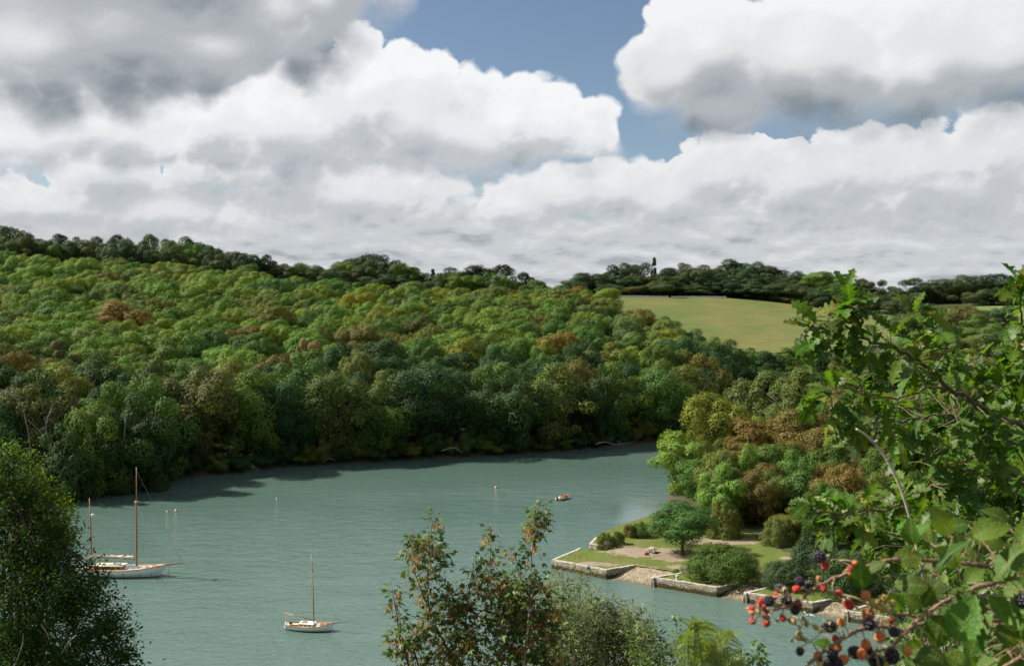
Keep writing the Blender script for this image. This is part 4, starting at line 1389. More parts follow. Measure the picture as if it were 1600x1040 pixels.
def hull(L, B, fb_stern, fb_mid, fb_bow, draft, transom=0.55, ns=22, nv=8, overhang=0.10, keelrise=0.5):
    """lofted hull: stern at -L/2, bow at +L/2, waterline z = 0; returns verts, faces and the sheer line"""
    V, sheer = [], []
    for i in range(ns + 1):
        s = i / ns
        x = (s - 0.5) * L
        f = (transom + (1 - transom) * math.sin(min(1, s / 0.45) * math.pi / 2)) if s < 0.45 else max(0.012, (1 - ((s - 0.45) / 0.55) ** 2.3))
        bb = B / 2 * f
        q = 2 * s - 0.9
        zs = fb_mid + (fb_bow - fb_mid) * max(0, q) ** 2 / 1.21 + (fb_stern - fb_mid) * max(0, -q) ** 2 / 0.81
        zk = -draft * (1 - abs(2 * s - 1) ** 3 * keelrise)
        sheer.append((x, bb, zs))
        for side in (-1, 1):
            for k in range(nv + 1):
                v = k / nv
                z = zk + (zs - zk) * v
                y = bb * (math.sin(v * math.pi / 2) ** 0.75)
                xo = x + (overhang * L * (v - 1) * max(0, (s - 0.8) / 0.2)) - (overhang * L * 0.6 * (v - 1) * max(0, (0.15 - s) / 0.15))
                V.append((xo, side * y, z))
    Fc = []
    w = nv + 1
    for i in range(ns):
        for si in (0, 1):
            o = i * 2 * w + si * w; o2 = o + 2 * w
            for k in range(nv):
                f = (o + k, o2 + k, o2 + k + 1, o + k + 1)
                Fc.append(f if si == 0 else f[::-1])
    for k in range(nv):
        Fc.append((k, k + 1, w + k + 1, w + k))
    return V, Fc, sheer


def deck_mesh(sheer, drop=0.06, inset=0.04, i0=0, i1=None):
    mb = MB()
    sh = sheer[i0:i1]
    V = []
    for (x, b_, z) in sh:
        y = max(0.005, b_ - inset)
        V += [(x, -y, z - drop), (x, 0, z - drop + 0.05), (x, y, z - drop)]
    Fc = []
    for i in range(len(sh) - 1):
        a = i * 3
        Fc += [(a, a + 3, a + 4, a + 1), (a + 1, a + 4, a + 5, a + 2)]
    return mb.add(V, Fc)


def boat_hull(root, L, B, fs, fm, fb, draft, mat, rail, deck, **kw):
    V, Fc, sheer = hull(L, B, fs, fm, fb, draft, **kw)
    h = MB().add(V, Fc).build('hull', mat, root, True)
    for s in (-1, 1):
        MB().tube([(x, s * b_, z + 0.02) for x, b_, z in sheer], 0.045 * max(1.0, L / 10), 5).build('rail', rail, root)
    if deck: deck_mesh(sheer).build('deck', deck, root)
    return sheer


def wire(root, a, b_, r=0.014, sag=0.0, mat='steel', name='stay'):
    a, b_ = Vector(a), Vector(b_)
    m = a.lerp(b_, 0.5) - Vector((0, 0, sag))
    MB().tube([a, a.lerp(m, 0.5) + Vector((0, 0, -sag * .25)), m, m.lerp(b_, 0.5) + Vector((0, 0, -sag * .25)), b_], r, 4).build(name, M[mat], root)


# ---- two-masted ketch
def ketch():
    d = 148.5
    x0 = (192 - 800) / F * d
    r = empty('ketch', (x0, d, 0), math.radians(-2))
    tag(r, 'two-masted white wooden ketch moored at the left, stern hidden by foliage', 'sailing boat')
    L = 13.4
    boat_hull(r, L, 3.5, 1.2, 1.12, 1.75, 0.7, M['hull_white'], M['varnish'], M['pale_deck'], transom=0.5)
    xm = (213 - 192) / F * d           # main mast
    xz = (140 - 192) / F * d           # mizzen
    zt = CAMH - (730 - YH) / F * d
    mst = MB().tube([(xm + 0.1, 0, 0.4), (xm + 0.05, 0, 6), (xm - 0.02, 0, 11.2)], [0.155, 0.15, 0.11], 8).build('main_mast', M['mast'], r, True)
    MB().tube([(xm + 0.0, 0.16, 9.9), (xm - 0.02, 0.14, zt)], [0.085, 0.045], 6).build('topmast', M['mast'], mst, True)
    MB().box((xm, 0.05, 11.0), (0.5, 0.9, 0.10)).build('crosstrees', M['varnish'], mst)
    zz = CAMH - (778 - YH) / F * d
    miz = MB().tube([(xz + 0.35, 0, 0.4), (xz + 0.1, 0, zz * 0.55), (xz - 0.1, 0, zz)], [0.12, 0.11, 0.05], 8).build('mizzen_mast', M['mast'], r, True)
    # white radar housing part-way up the mizzen
    MB().ball((xz + 0.42, 0, CAMH - (804 - YH) / F * d), 0.26, 10, 6, (1, 1, 0.7)).box((xz + 0.2, 0, CAMH - (806 - YH) / F * d), (0.5, 0.1, 0.06)).build('radar_dome', M['white_plastic'], miz, True)
    MB().tube([(L / 2 - 2.3, 0, 1.45), (L / 2 - 0.3, 0, 1.66), ((288 - 192) / F * d, 0, 2.0)], [0.13, 0.12, 0.06], 8).build('bowsprit', M['varnish'], r, True)
    bm = MB().tube([(xm - 0.2, 0, 2.45), (xm - 7.2, 0, 2.75)], [0.09, 0.075], 6).build('boom', M['varnish'], r, True)
    furl = MB()
    rr = random.Random(3)
    pts = [(xm - 0.3 - 6.4 * k / 24, rr.uniform(-.04, .04), 2.72 + 0.25 * k / 24) for k in range(25)]
    furl.tube(pts, [0.26 + 0.07 * math.sin(k * 2.1) * (1 if k % 4 else 0.2) - (0.10 if k % 5 == 0 else 0) - 0.12 * (k / 24) for k in range(25)], 8)
    furl.build('furled_sail', M['canvas'], bm, True)
    for k in range(6):
        MB().tube([(xm - 0.9 - k * 1.05, 0.27 * math.cos(q), 2.76 + k * 0.045 + 0.27 * math.sin(q)) for q in np.linspace(0, 6.28, 9)], 0.03, 4).build('sail_tie', M['varnish'], bm)
    MB().tube([(xz - 0.1, 0, 2.3), (xz - 2.9, 0, 2.5)], [0.07, 0.06], 6).build('mizzen_boom', M['varnish'], r, True)
    cab = MB().box((-1.9, 0, 1.28), (4.4, 1.9, 0.62), 0, taper=0.93).build('deckhouse', M['varnish'], r)
    MB().box((-1.9, 0, 1.63), (4.5, 1.95, 0.08)).build('deckhouse_roof', M['pale_deck'], cab)
    for s in (-1, 1):
        for k in range(5):
            MB().box((-3.5 + k * 0.8, s * 0.935, 1.32), (0.45, 0.03, 0.22)).build('window', M['dark_glass'], cab)
    # upturned tender under a white cover, white locker, hatch
    V = MB().ball((1.35, 0.1, 1.1), 1.0, 14, 8, (1.55, 0.62, 0.55)).build('upturned_tender', M['white_cover'], r, True)
    MB().box((-0.7, -0.3, 1.85), (0.95, 0.7, 0.34), 0, taper=0.85).build('white_locker', M['white_cover'], r)
    MB().box((3.6, 0, 1.28), (0.8, 0.8, 0.22), 0, taper=0.9).build('fore_hatch', M['varnish'], r)
    MB().ball((3.2, -0.2, 1.25), 0.45, 10, 6, (1.6, 0.9, 0.5)).build('sail_bag', M['canvas'], r, True)
    MB().box((-3.9, 0, 1.08), (1.8, 1.6, 0.3), 0).build('cockpit_coaming', M['varnish'], r)
    for k in (-1, 1):
        for q in (-0.6, 0.1, 0.8):
            wire(r, (xm + q, k * 1.55, 1.0), (xm - 0.02, k * 0.05, 11.0), 0.016)
        wire(r, (xz + 0.35 * k, k * 1.2, 1.0), (xz, 0, zz * 0.8), 0.014)
    wire(r, ((286 - 192) / F * d, 0, 2.0), (xm, 0, zt - 0.3), 0.016)
    wire(r, (L / 2 - 0.1, 0, 1.6), (xm, 0, 11.0), 0.03, mat='rope', name='forestay')
    wire(r, (xm - 5.2, 0, 2.9), (xm, 0, 11.0), 0.034, mat='rope', name='topping_lift')
    wire(r, (xm - 4.2, 0.15, 2.9), (xm, 0, 10.6), 0.02, mat='rope', name='topping_lift')
    wire(r, (L / 2 + 0.15, 0, 1.55), (L / 2 + 0.25, 0, -0.6), 0.03, mat='steel', name='mooring_chain')
    for k in (0.8, 3.2, 4.9, -3.0):
        MB().tube([(k, -1.72 + 0.08 * max(0, k - 1), 0.62), (k, -1.76 + 0.08 * max(0, k - 1), 0.62)], 0.09, 8).build('porthole', M['dark_glass'], r)
    for k in range(4):
        MB().tube([(-5.8 + k * 1.4, -1.35 - 0.08 * k, 1.0), (-5.8 + k * 1.4, -1.35 - 0.08 * k, 1.55)], 0.02, 4).build('stanchion', M['steel'], r)


ketch()


# ---- single-masted gaff sloop
def sloop():
    d = 123.5
    r = empty('sloop', ((483 - 800) / F * d, d, 0), math.radians(-9))
    tag(r, 'small white single-masted wooden sailboat lying alone on the water in the foreground', 'sailing boat')
    L = 6.2
    boat_hull(r, L, 2.05, 0.70, 0.60, 1.02, 0.4, M['hull_white'], M['varnish'], M['pale_deck'], transom=0.55, overhang=0.05)
    mx = 0.65
    zt = CAMH - (865 - YH) / F * d
    mst = MB().tube([(mx, 0, 0.3), (mx - 0.10, 0, 3.2), (mx - 0.22, 0, zt * 0.78)], [0.085, 0.08, 0.06], 8).build('mast', M['mast'], r, True)
    MB().tube([(mx - 0.22, 0, zt * 0.78), (mx - 0.40, 0, zt)], [0.06, 0.035], 6).build('mast_head', M['pale_bark'], mst, True)
    MB().tube([(mx - 0.20, 0, zt * 0.765), (mx - 0.23, 0, zt * 0.795)], 0.09, 8).build('mast_band', M['steel'], mst)
    MB().tube([(mx - 0.05, 0, 1.25), (-3.35, 0.1, 1.95)], [0.06, 0.05], 6).build('boom', M['varnish'], r, True)
    MB().tube([(L / 2 - 0.9, 0, 0.86), (L / 2 + 0.95, 0, 1.12)], [0.065, 0.04], 6).build('bowsprit', M['varnish'], r, True)
    cab = MB().box((-0.25, 0, 0.68), (1.9, 1.15, 0.34), 0, taper=0.94).build('cabin', M['pale_deck'], r)
    MB().box((-0.25, 0, 0.88), (1.95, 1.2, 0.07)).build('cabin_roof', M['white_plastic'], cab)
    for s in (-1, 1):
        for k in range(3):
            MB().box((-0.85 + k * 0.55, s * 0.565, 0.70), (0.22, 0.03, 0.12)).build('window', M['dark_glass'], cab)
    MB().box((-0.6, 0, 0.95), (0.6, 0.55, 0.10)).build('sliding_hatch', M['varnish'], cab)
    MB().box((-1.75, 0, 0.56), (1.1, 1.1, 0.05)).build('cockpit_floor', M['varnish'], r)
    for s in (-1, 1):
        MB().box((-1.75, s * 0.6, 0.66), (1.25, 0.06, 0.22)).build('coaming', M['varnish'], r)
    MB().ball((-2.45, 0.1, 0.72), 0.22, 10, 6, (1, 1, 0.8)).build('outboard_cover', M['dark_glass'], r, True)
    MB().box((1.7, 0, 0.78), (0.6, 0.55, 0.12), 0, taper=0.9).build('fore_hatch', M['varnish'], r)
    wire(r, (-3.3, 0.1, 1.9), (-2.95, 0.0, 0.65), 0.016, mat='rope', name='mainsheet')
    wire(r, (-2.2, 0.05, 1.7), (mx - 0.25, 0, zt * 0.8), 0.012, mat='rope', name='topping_lift')
    for s in (-1, 1):
        wire(r, (mx - 0.25, s * 0.95, 0.6), (mx - 0.22, 0, zt * 0.78), 0.008)
    wire(r, (L / 2 + 0.9, 0, 1.1), (mx - 0.23, 0, zt * 0.79), 0.008)
    wire(r, (L / 2 - 0.05, 0, 0.85), (L / 2 + 0.1, -0.1, -0.3), 0.02, name='mooring_chain')
    MB().ball((-2.98, -0.1, 0.78), 0.13, 8, 6).build('stern_fender', M['white_plastic'], r, True)


sloop()


# ---- small open launch with a red canopy
def launch():
    d = 62200 / (779.5 - 480)
    r = empty('launch', ((879.5 - 800) / F * d, d, 0), math.radians(52))
    tag(r, 'small open white launch with a red cover, alone beyond the quay tip', 'motor boat')
    V, Fc, sheer = hull(3.9, 1.75, 0.5, 0.48, 0.75, 0.25, transom=0.75, overhang=0.04)
    MB().add(V, Fc).build('hull', M['hull_white'], r, True)
    for s in (-1, 1):
        MB().tube([(x, s * b_, z + 0.01) for x, b_, z in sheer], 0.05, 5).build('gunwale', M['varnish'], r)
    deck_mesh(sheer, 0.28, 0.05).build('floor', M['deck'], r)
    deck_mesh(sheer, -0.02, 0.04, 15).build('foredeck', M['varnish'], r)
    for x in (-1.25, -0.2):
        MB().box((x, 0, 0.40), (0.28, 1.5, 0.05)).build('thwart', M['varnish'], r)
    MB().box((0.75, 0, 0.60), (0.7, 1.0, 0.40), 0, taper=0.8).build('canopy', M['red_paint'], r)
    MB().box((-0.75, 0.2, 0.46), (0.6, 0.55, 0.36), 0, taper=0.85).build('engine_box', M['pale_deck'], r)
    MB().box((-2.05, 0, 0.35), (0.2, 0.28, 0.62)).build('outboard_motor', M['dark_glass'], r)


launch()


# ---- mooring buoys
def buoy(x, y, rad, mat, label):
    d = 62200 / (y - 480)
    r = empty('mooring_buoy', ((x - 800) / F * d, d, 0))
    tag(r, label, 'buoy', 'mooring buoys')
    MB().ball((0, 0, rad * 0.45), rad, 12, 8).build('float', M[mat], r, True)
    MB().tube([(0, 0, rad * 1.3), (0, 0, rad * 1.75)], rad * 0.18, 6).build('ring_post', M['steel'], r)


buoy(275, 798.5, 0.30, 'orange_buoy', 'pale orange mooring buoy right of the ketch mast')
buoy(261, 799, 0.16, 'white_plastic', 'tiny white buoy just left of the pale orange one')
buoy(775, 762, 0.30, 'orange_buoy', 'pinkish mooring buoy in mid-river left of the launch')
buoy(432, 779, 0.13, 'white_plastic', 'small white mooring buoy in mid-river between the ketch and the middle')

# ================================================================== things on the quay
M['weathered'] = simple_mat('weathered_timber', (0.38, 0.32, 0.25), 0.85, 0.3, 5.0, 0.4, stretch=(0.5, 4, 4))
M['grey_stone'] = simple_mat('pale_grey_stone', (0.55, 0.53, 0.50), 0.85, 0.15, 5.0, 0.4)
M['blue_cloth'] = simple_mat('blue_grey_cloth', (0.30, 0.38, 0.52), 0.9, 0.2, 8.0, 0.4)
M['red_cloth'] = simple_mat('dark_red_cloth', (0.30, 0.035, 0.04), 0.8, 0.3, 8.0, 0.4)


def picnic_bench():
    d = Q(1017, 863)
    r = empty('picnic_bench', ((1017.5 - 800) / F * d, d, QZ), math.radians(60))
    tag(r, 'weathered wooden picnic bench on the trodden earth left of the quay tree', 'bench')
    for k in range(4):
        MB().box((0, -0.33 + k * 0.22, 0.75), (1.7, 0.19, 0.05)).build('table_board', M['weathered'], r)
    for s in (-1, 1):
        MB().box((0, s * 0.72, 0.45), (1.7, 0.26, 0.05)).build('seat', M['weathered'], r)
        MB().box((s * 0.6, 0, 0.40), (0.08, 1.5, 0.09)).build('crossbeam', M['weathered'], r)
        for q in (-1, 1):
            MB().tube([(s * 0.6, q * 0.62, 0.0), (s * 0.6, q * 0.25, 0.72)], 0.055, 5).build('leg', M['weathered'], r)


picnic_bench()
d = Q(1010, 867)
r = empty('rucksack', ((1010 - 800) / F * d, d, QZ)); tag(r, 'dark red rucksack lying on the ground beside the picnic bench', 'bag')
MB().ball((0, 0, 0.22), 0.34, 12, 8, (1.2, 0.8, 0.75)).build('body', M['red_cloth'], r, True)
MB().ball((0.18, -0.2, 0.16), 0.18, 10, 6, (1, 0.7, 0.8)).build('front_pocket', M['red_cloth'], r, True)
MB().tube([(-0.25, 0.05, 0.35), (-0.1, -0.25, 0.48), (0.2, -0.22, 0.4)], 0.03, 5).build('strap', M['dark_glass'], r)
d = Q(1058, 905)
r = empty('mooring_post', ((1058 - 800) / F * d, d, QZ)); tag(r, 'short pale stone mooring post on the edge of the middle quay', 'bollard')
MB().tube([(0, 0, -0.1), (0, 0, 0.1), (0, 0, 0.42), (0, 0, 0.46), (0, 0, 0.62), (0, 0, 0.68)], [0.22, 0.20, 0.15, 0.2, 0.2, 0.1], 10).build('shaft', M['grey_stone'], r, True)
MB().tube([(0.17 * math.cos(q), 0.17 * math.sin(q), 0.40) for q in np.linspace(0, 6.28, 13)], 0.025, 4).build('iron_ring', M['steel'], r)
d = Q(918, 885)
r = empty('picnic_blanket', ((918 - 800) / F * d, d, QZ + 0.03), 0.4); tag(r, 'crumpled blue-grey blanket left on the tip of the quay', 'blanket')
nb = 12
V = [((i / nb - 0.5) * 0.75, (j / nb - 0.5) * 0.55, 0.07 + 0.06 * math.sin(i * 1.3) * math.cos(j * 1.7)) for j in range(nb + 1) for i in range(nb + 1)]
mobj('cloth', mesh_np('cloth', V, [(j * (nb + 1) + i, j * (nb + 1) + i + 1, (j + 1) * (nb + 1) + i + 1, (j + 1) * (nb + 1) + i) for j in range(nb) for i in range(nb)], M['blue_cloth'], True), r)
MB().ball((0.1, 0.05, 0.14), 0.14, 10, 6, (1.3, 0.9, 0.7)).build('folded_corner', M['blue_cloth'], r, True)


# ---- gull gliding low over the water
def gull():
    d = 92.0
    p = px(1262, 961, d)
    r = empty('gull', p, math.radians(200))
    tag(r, 'white gull gliding over the water below the blackberries', 'bird')
    body = MB().tube([(-0.30, 0, 0), (-0.16, 0, 0.01), (0, 0, 0.0), (0.15, 0, 0.02), (0.24, 0, 0.03), (0.29, 0, 0.02)], [0.02, 0.06, 0.085, 0.06, 0.045, 0.012], 8).build('body', M['white_plastic'], r, True)
    MB().tube([(0.28, 0, 0.02), (0.33, 0, 0.005)], [0.014, 0.004], 5).build('beak', M['orange_buoy'], r)
    MB().add([(-0.28, -0.03, 0), (-0.28, 0.03, 0), (-0.44, 0.09, 0), (-0.44, -0.09, 0)], [(0, 1, 2, 3)]).build('tail', M['white_plastic'], r)
    for s in (-1, 1):
        pts = [(0, 0.05, 0.03), (0.04, 0.32, 0.20), (-0.04, 0.62, 0.24), (-0.16, 0.86, 0.14)]
        ch = [0.20, 0.20, 0.15, 0.03]
        V = []
        for (x, y, z), c in zip(pts, ch):
            V += [(x + c * 0.4, s * y, z), (x, s * y, z + 0.02), (x - c * 0.6, s * y, z - 0.01)]
        Fc = []
        for k in range(3):
            a = k * 3
            Fc += [(a, a + 1, a + 4, a + 3), (a + 1, a + 2, a + 5, a + 4)]
        MB().add(V, Fc).build('wing', M['grey_stone'], r)


gull()


# ================================================================== dead wood on the far shore
def dead_tree(name, path, label, rad, seed, d, subs=7, cat='dead tree', sublen=0.35, group=None):
    rg = random.Random(seed)
    pts = [px(x, y, d) for x, y in path]
    base = pts[0].copy()
    r = empty(name, base)
    tag(r, label, cat, group)
    sp = smooth_path([p - base for p in pts], 5)
    n = len(sp)
    MB().tube(sp, [rad * (1 - 0.8 * i / n) for i in range(n)], 6).build('trunk', M['dead_wood'], r, True)
    L = sum((sp[i + 1] - sp[i]).length for i in range(n - 1))
    for k in range(subs):
        i = rg.randrange(n // 3, n - 1)
        p = sp[i]
        t = Vector((rg.uniform(-1, 1), rg.uniform(-0.6, 0.6), rg.uniform(0.1, 1))).normalized() * L * sublen * rg.uniform(0.5, 1)
        q = p + t * 0.5 + Vector((rg.uniform(-.2, .2), 0, rg.uniform(0, .3)))
        mb = MB().tube([p, q, p + t], [rad * 0.4, rad * 0.28, rad * 0.08], 5)
        u = q + Vector((rg.uniform(-1, 1), rg.uniform(-.5, .5), rg.uniform(0, 1))) * L * sublen * 0.4
        mb.tube([q, u], [rad * 0.22, rad * 0.05], 4)
        mb.build('limb', M['dead_wood'], r, True)
    return r


dead_tree('dead_tree', [(80, 775), (78, 712), (76, 690), (72, 665), (80, 640)], 'bleached dead tree with forked bare limbs at the left edge of the far bank', 0.20, 4, 209, 8, sublen=0.34)
dead_tree('dead_tree', [(48, 775), (46, 690), (42, 665), (36, 640), (30, 622)], 'thinner bleached dead tree left of the forked one', 0.13, 9, 208, 4, sublen=0.28)
dead_tree('fallen_branch', [(196, 655), (194, 680), (191, 710), (193, 728), (199, 732)], 'pale dead limb hanging down from the dark tree above the ketch mast', 0.16, 5, 213, 3, 'dead branch', 0.25)
dead_tree('driftwood_branch', [(690, 704), (706, 699), (716, 702), (722, 708)], 'arched pale driftwood branch on the far shore in mid-picture', 0.16, 6, 262, 2, 'driftwood', 0.25)
dead_tree('driftwood_branch', [(930, 694), (945, 690), (960, 694), (980, 692), (994, 688)], 'long grey fallen branch at the right end of the far shore', 0.16, 7, 281, 5, 'driftwood', 0.22)
dead_tree('driftwood_branch', [(505, 722), (515, 716), (524, 720)], 'small pale fallen branch on the far shore above the single-masted sailboat', 0.12, 8, 252, 2, 'driftwood', 0.3)
dead_tree('dead_tree', [(1588, 470), (1588, 448), (1586, 432), (1588, 420)], 'leafless tree top on the skyline at the right edge', 0.30, 10, 735, 12, sublen=0.3)


# ---- pale house front between the skyline trees, field wall
def house():
    d = 566.0
    X = (519 - 800) / F * d
    r = empty('house', (X, d, gz(X, d) - 0.5), 0.6, 0.55)
    tag(r, 'pale house gable just showing between the skyline trees left of the middle', 'house')
    wl = MB().add([(-4, -3.5, -1), (4, -3.5, -1), (4, 3.5, -1), (-4, 3.5, -1), (-4, -3.5, 5), (4, -3.5, 5), (4, 3.5, 5), (-4, 3.5, 5), (-4, 0, 8), (4, 0, 8)],
             [(0, 1, 5, 4), (2, 3, 7, 6), (1, 2, 6, 9, 5), (3, 0, 4, 8, 7)]).build('wall', M['grey_stone'], r)
    rf = MB().add([(-4.3, -3.9, 4.8), (4.3, -3.9, 4.8), (4.3, 0, 8.25), (-4.3, 0, 8.25), (-4.3, 3.9, 4.8), (4.3, 3.9, 4.8)], [(0, 1, 2, 3), (3, 2, 5, 4)]).build('roof', simple_mat('slate', (0.11, 0.11, 0.12), 0.6, 0.2, 2.0), r)
    MB().box((3.4, 0, 8.6), (0.9, 0.9, 1.6)).build('chimney', M['grey_stone'], rf)
    for x in (-2.2, 0, 2.2):
        for z in (0.9, 3.4):
            w = MB().box((x, -3.52, z), (1.0, 0.06, 1.3)).build('window', M['dark_glass'], r)
            MB().box((x, -3.56, z - 0.7), (1.2, 0.14, 0.1)).build('sill', M['white_plastic'], w)


house()


def field_wall():
    r = empty('field_wall', (0, 0, 0))
    tag(r, 'low pale stone wall along the top left edge of the meadow', 'wall')
    rg = random.Random(8)
    mb = MB()
    for k in range(80):
        u = 968 + k * 2.1; d = 727
        X = (u - 800) / F * d
        if 36 < k < 39: continue
        mb.box((X, d, gz(X, d) + 1.3), (1.05, 0.5, rg.uniform(1.1, 1.5)), 0, 0.06, rg)
    tag(mb.build('stonework', M['grey_stone'], r), kind='stuff')
    for k, u in enumerate((1043, 1049)):
        X = (u - 800) / F * 727
        MB().box((X, 727, gz(X, 727) + 1.6), (0.3, 0.3, 1.9)).build('gate_post', M['weathered'], r)


field_wall()


# ================================================================== foreground plants
def blade_template(prof, fold=0.22, curl=0.25, wave=0.0, stalk=0.12):
    """leaf along +x, length 1: list of (t, half width) -> verts, triangles, rib value"""
    V, T, rib = [], [], []
    for k, (t, w) in enumerate(prof):
        z0 = -curl * t * t
        for s in (-1, 0, 1):
            V.append((t, s * w, z0 + (abs(s) * w * fold) + wave * math.sin(t * 9 + s * 2) * (w if s else 0)))
            rib.append(abs(s))
    for k in range(len(prof) - 1):
        a = k * 3
        for (i, j) in ((0, 1), (1, 2)):
            T.append((a + i, a + 3 + i, a + 3 + j)); T.append((a + i, a + 3 + j, a + j))
    o = len(V)
    V += [(-stalk, 0.012, 0.01), (-stalk, -0.012, 0.01), (prof[0][0] + 0.02, 0, 0.0)]; rib += [0, 0, 0]
    T.append((o, o + 1, o + 2))
    return np.array(V), np.array(T), np.array(rib)


def oak_profile(seed):
    rg = random.Random(seed)
    out = [(0.0, 0.025)]
    n = 19
    ph = rg.uniform(-0.3, 0.3)
    for k in range(1, n):
        t = k / n
        env = 0.33 * math.sin(math.pi * min(1.0, t ** 1.25 * 0.93 + 0.05)) ** 0.75
        lob = 0.70 + 0.30 * math.cos(2 * math.pi * 4.4 * t + 0.6 + ph)
        out.append((t, env * lob * rg.uniform(0.95, 1.05)))
    out.append((1.0, 0.05))
    return out


def toothed_profile(w0, n=14, tooth=0.1):
    out = [(0.0, 0.02)]
    for k in range(1, n):
        t = k / n
        out.append((t, w0 * math.sin(math.pi * t ** 0.78) ** 0.85 * (1 + (tooth if k % 2 else -tooth))))
    out.append((1.0, 0.004))
    return out


def palm_template(seed):
    """five-lobed maple-like leaf, stalk end at origin, pointing +x"""
    rg = random.Random(seed)
    V = [(0, 0, 0)]; T = []; rib = [0.0]
    lobes = [(-1.95, 0.42), (-1.0, 0.72), (0.0, 1.0), (1.0, 0.72), (1.95, 0.42)]
    ring = []
    for i, (a, r) in enumerate(lobes):
        r *= rg.uniform(0.92, 1.06)
        for da, q in ((-0.28, 0.66), (-0.13, 0.80), (0, 1.0), (0.13, 0.80), (0.28, 0.66)):
            ring.append((a + da, r * q))
        if i < 4: ring.append((a + 0.5, 0.42))
    for a, r in ring:
        x, y = r * math.cos(a), r * math.sin(a)
        V.append((x * 0.62 + 0.3, y * 0.62, -0.22 * r * r + rg.uniform(-.02, .02))); rib.append(1.0)
    V[0] = (0.26, 0, 0.03)
    for k in range(len(ring) - 1):
        T.append((0, k + 1, k + 2))
    o = len(V)
    V += [(-0.25, 0.012, 0.02), (-0.25, -0.012, 0.02)]; rib += [0, 0]
    T.append((o, o + 1, 0))
    return np.array(V), np.array(T), np.array(rib)


TEMPL = {
    'oak': [blade_template(oak_profile(k), f, c, 0.10) for k, f, c in ((1, 0.25, 0.18), (2, 0.45, 0.30), (3, 0.10, 0.38), (4, 0.35, 0.05))],
    'bramble': [blade_template(toothed_profile(0.36), f, c, 0.05) for f, c in ((0.18, 0.15), (0.45, 0.25), (0.05, 0.35))],
    'small': [blade_template([(0, 0.02), (0.2, 0.2), (0.45, 0.29), (0.7, 0.22), (1.0, 0.01)], f, c) for f, c in ((0.2, 0.2), (0.4, 0.1), (0.0, 0.35))],
    'narrow': [blade_template([(0, 0.01), (0.3, 0.10), (0.65, 0.09), (1.0, 0.0)], f, c) for f, c in ((0.3, 0.15), (0.1, 0.35))],
    'palm': [palm_template(k) for k in (1, 2, 3)],
}


def fg_leaf_mat(name, col, rib_col, trans, rough, var, spec, hue=0.04, spots=None, pale=0.35):
    m, b, out = material(name)
    g = b.new('ShaderNodeNewGeometry')
    oi = b.new('ShaderNodeObjectInfo')
    rnd = b.m('FRACT', b.m('ADD', g.outputs['Random Per Island'], b.m('MULTIPLY', oi.outputs['Random'], 3.7)))
    at = b.new('ShaderNodeAttribute', attribute_name='rib').outputs['Fac']
    hs = b.new('ShaderNodeHueSaturation')
    b.put(hs.inputs['Hue'], b.rng(b.m('FRACT', b.m('MULTIPLY', rnd, 7.13)), 0, 1, 0.5 - hue, 0.5 + hue * 0.5))
    b.put(hs.inputs['Value'], b.rng(rnd, 0, 1, 1 - var, 1 + var))
    b.put(hs.inputs['Color'], (*col, 1))
    c = b.mix(b.rng(at, 0.0, 0.22, 0.75, 0.0), hs.outputs[0], rib_col)
    geo = b.new('ShaderNodeTexCoord').outputs['Object']
    n = b.noise(geo, 6.0, 3.0, 0.6)
    c = b.v('SCALE', c, scale=b.rng(n, 0.3, 0.7, 0.85, 1.15))
    if spots:
        wp = g.outputs['Position']
        f = b.rng(b.noise(wp, spots[1], 3.0, 0.65), spots[2], spots[2] + 0.06, 0, 0.85)
        c = b.mix(f, c, spots[0])
    back = b.mix(b.m('MULTIPLY', g.outputs['Backfacing'], pale), c, (0.20, 0.26, 0.16))
    p = principled(b, back, rough, spec, bump(b, b.noise(geo, 14.0, 2.0), 0.25, 0.02))
    t = b.new('ShaderNodeBsdfTranslucent')
    b.put(t.inputs[0], b.mix(1.0, c, (1.7, 1.75, 0.5), 'MULTIPLY'))
    mx = b.new('ShaderNodeMixShader'); mx.inputs[0].default_value = trans
    b.put(mx.inputs[1], p.outputs[0]); b.put(mx.inputs[2], t.outputs[0])
    b.put(out.inputs[0], mx.outputs[0])
    return m


M['oak_leaf'] = fg_leaf_mat('oak_leaf', (0.052, 0.122, 0.009), (0.16, 0.20, 0.05), 0.42, 0.46, 0.40, 0.28)
M['oak_yellow'] = fg_leaf_mat('young_oak_leaf', (0.13, 0.17, 0.02), (0.22, 0.22, 0.05), 0.42, 0.4, 0.3, 0.45)
M['bramble_leaf'] = fg_leaf_mat('bramble_leaf', (0.072, 0.145, 0.016), (0.16, 0.21, 0.05), 0.45, 0.5, 0.40, 0.3, pale=0.12, spots=((0.28, 0.09, 0.02), 55.0, 0.66))
M['small_leaf'] = fg_leaf_mat('hedge_leaf', (0.060, 0.125, 0.015), (0.14, 0.18, 0.05), 0.34, 0.42, 0.45, 0.45)
M['syc_leaf'] = fg_leaf_mat('sycamore_leaf', (0.060, 0.115, 0.016), (0.12, 0.13, 0.04), 0.30, 0.5, 0.42, 0.35)
M['key'] = fg_leaf_mat('sycamore_key', (0.42, 0.20, 0.085), (0.36, 0.20, 0.10), 0.35, 0.6, 0.40, 0.2, 0.03)
M['willow_leaf'] = fg_leaf_mat('willow_leaf', (0.110, 0.142, 0.040), (0.16, 0.17, 0.08), 0.30, 0.5, 0.40, 0.3, pale=0.1)
M['dark_leaf'] = fg_leaf_mat('near_tree_leaf', (0.024, 0.058, 0.009), (0.06, 0.09, 0.03), 0.32, 0.7, 0.22, 0.12, pale=0.0)
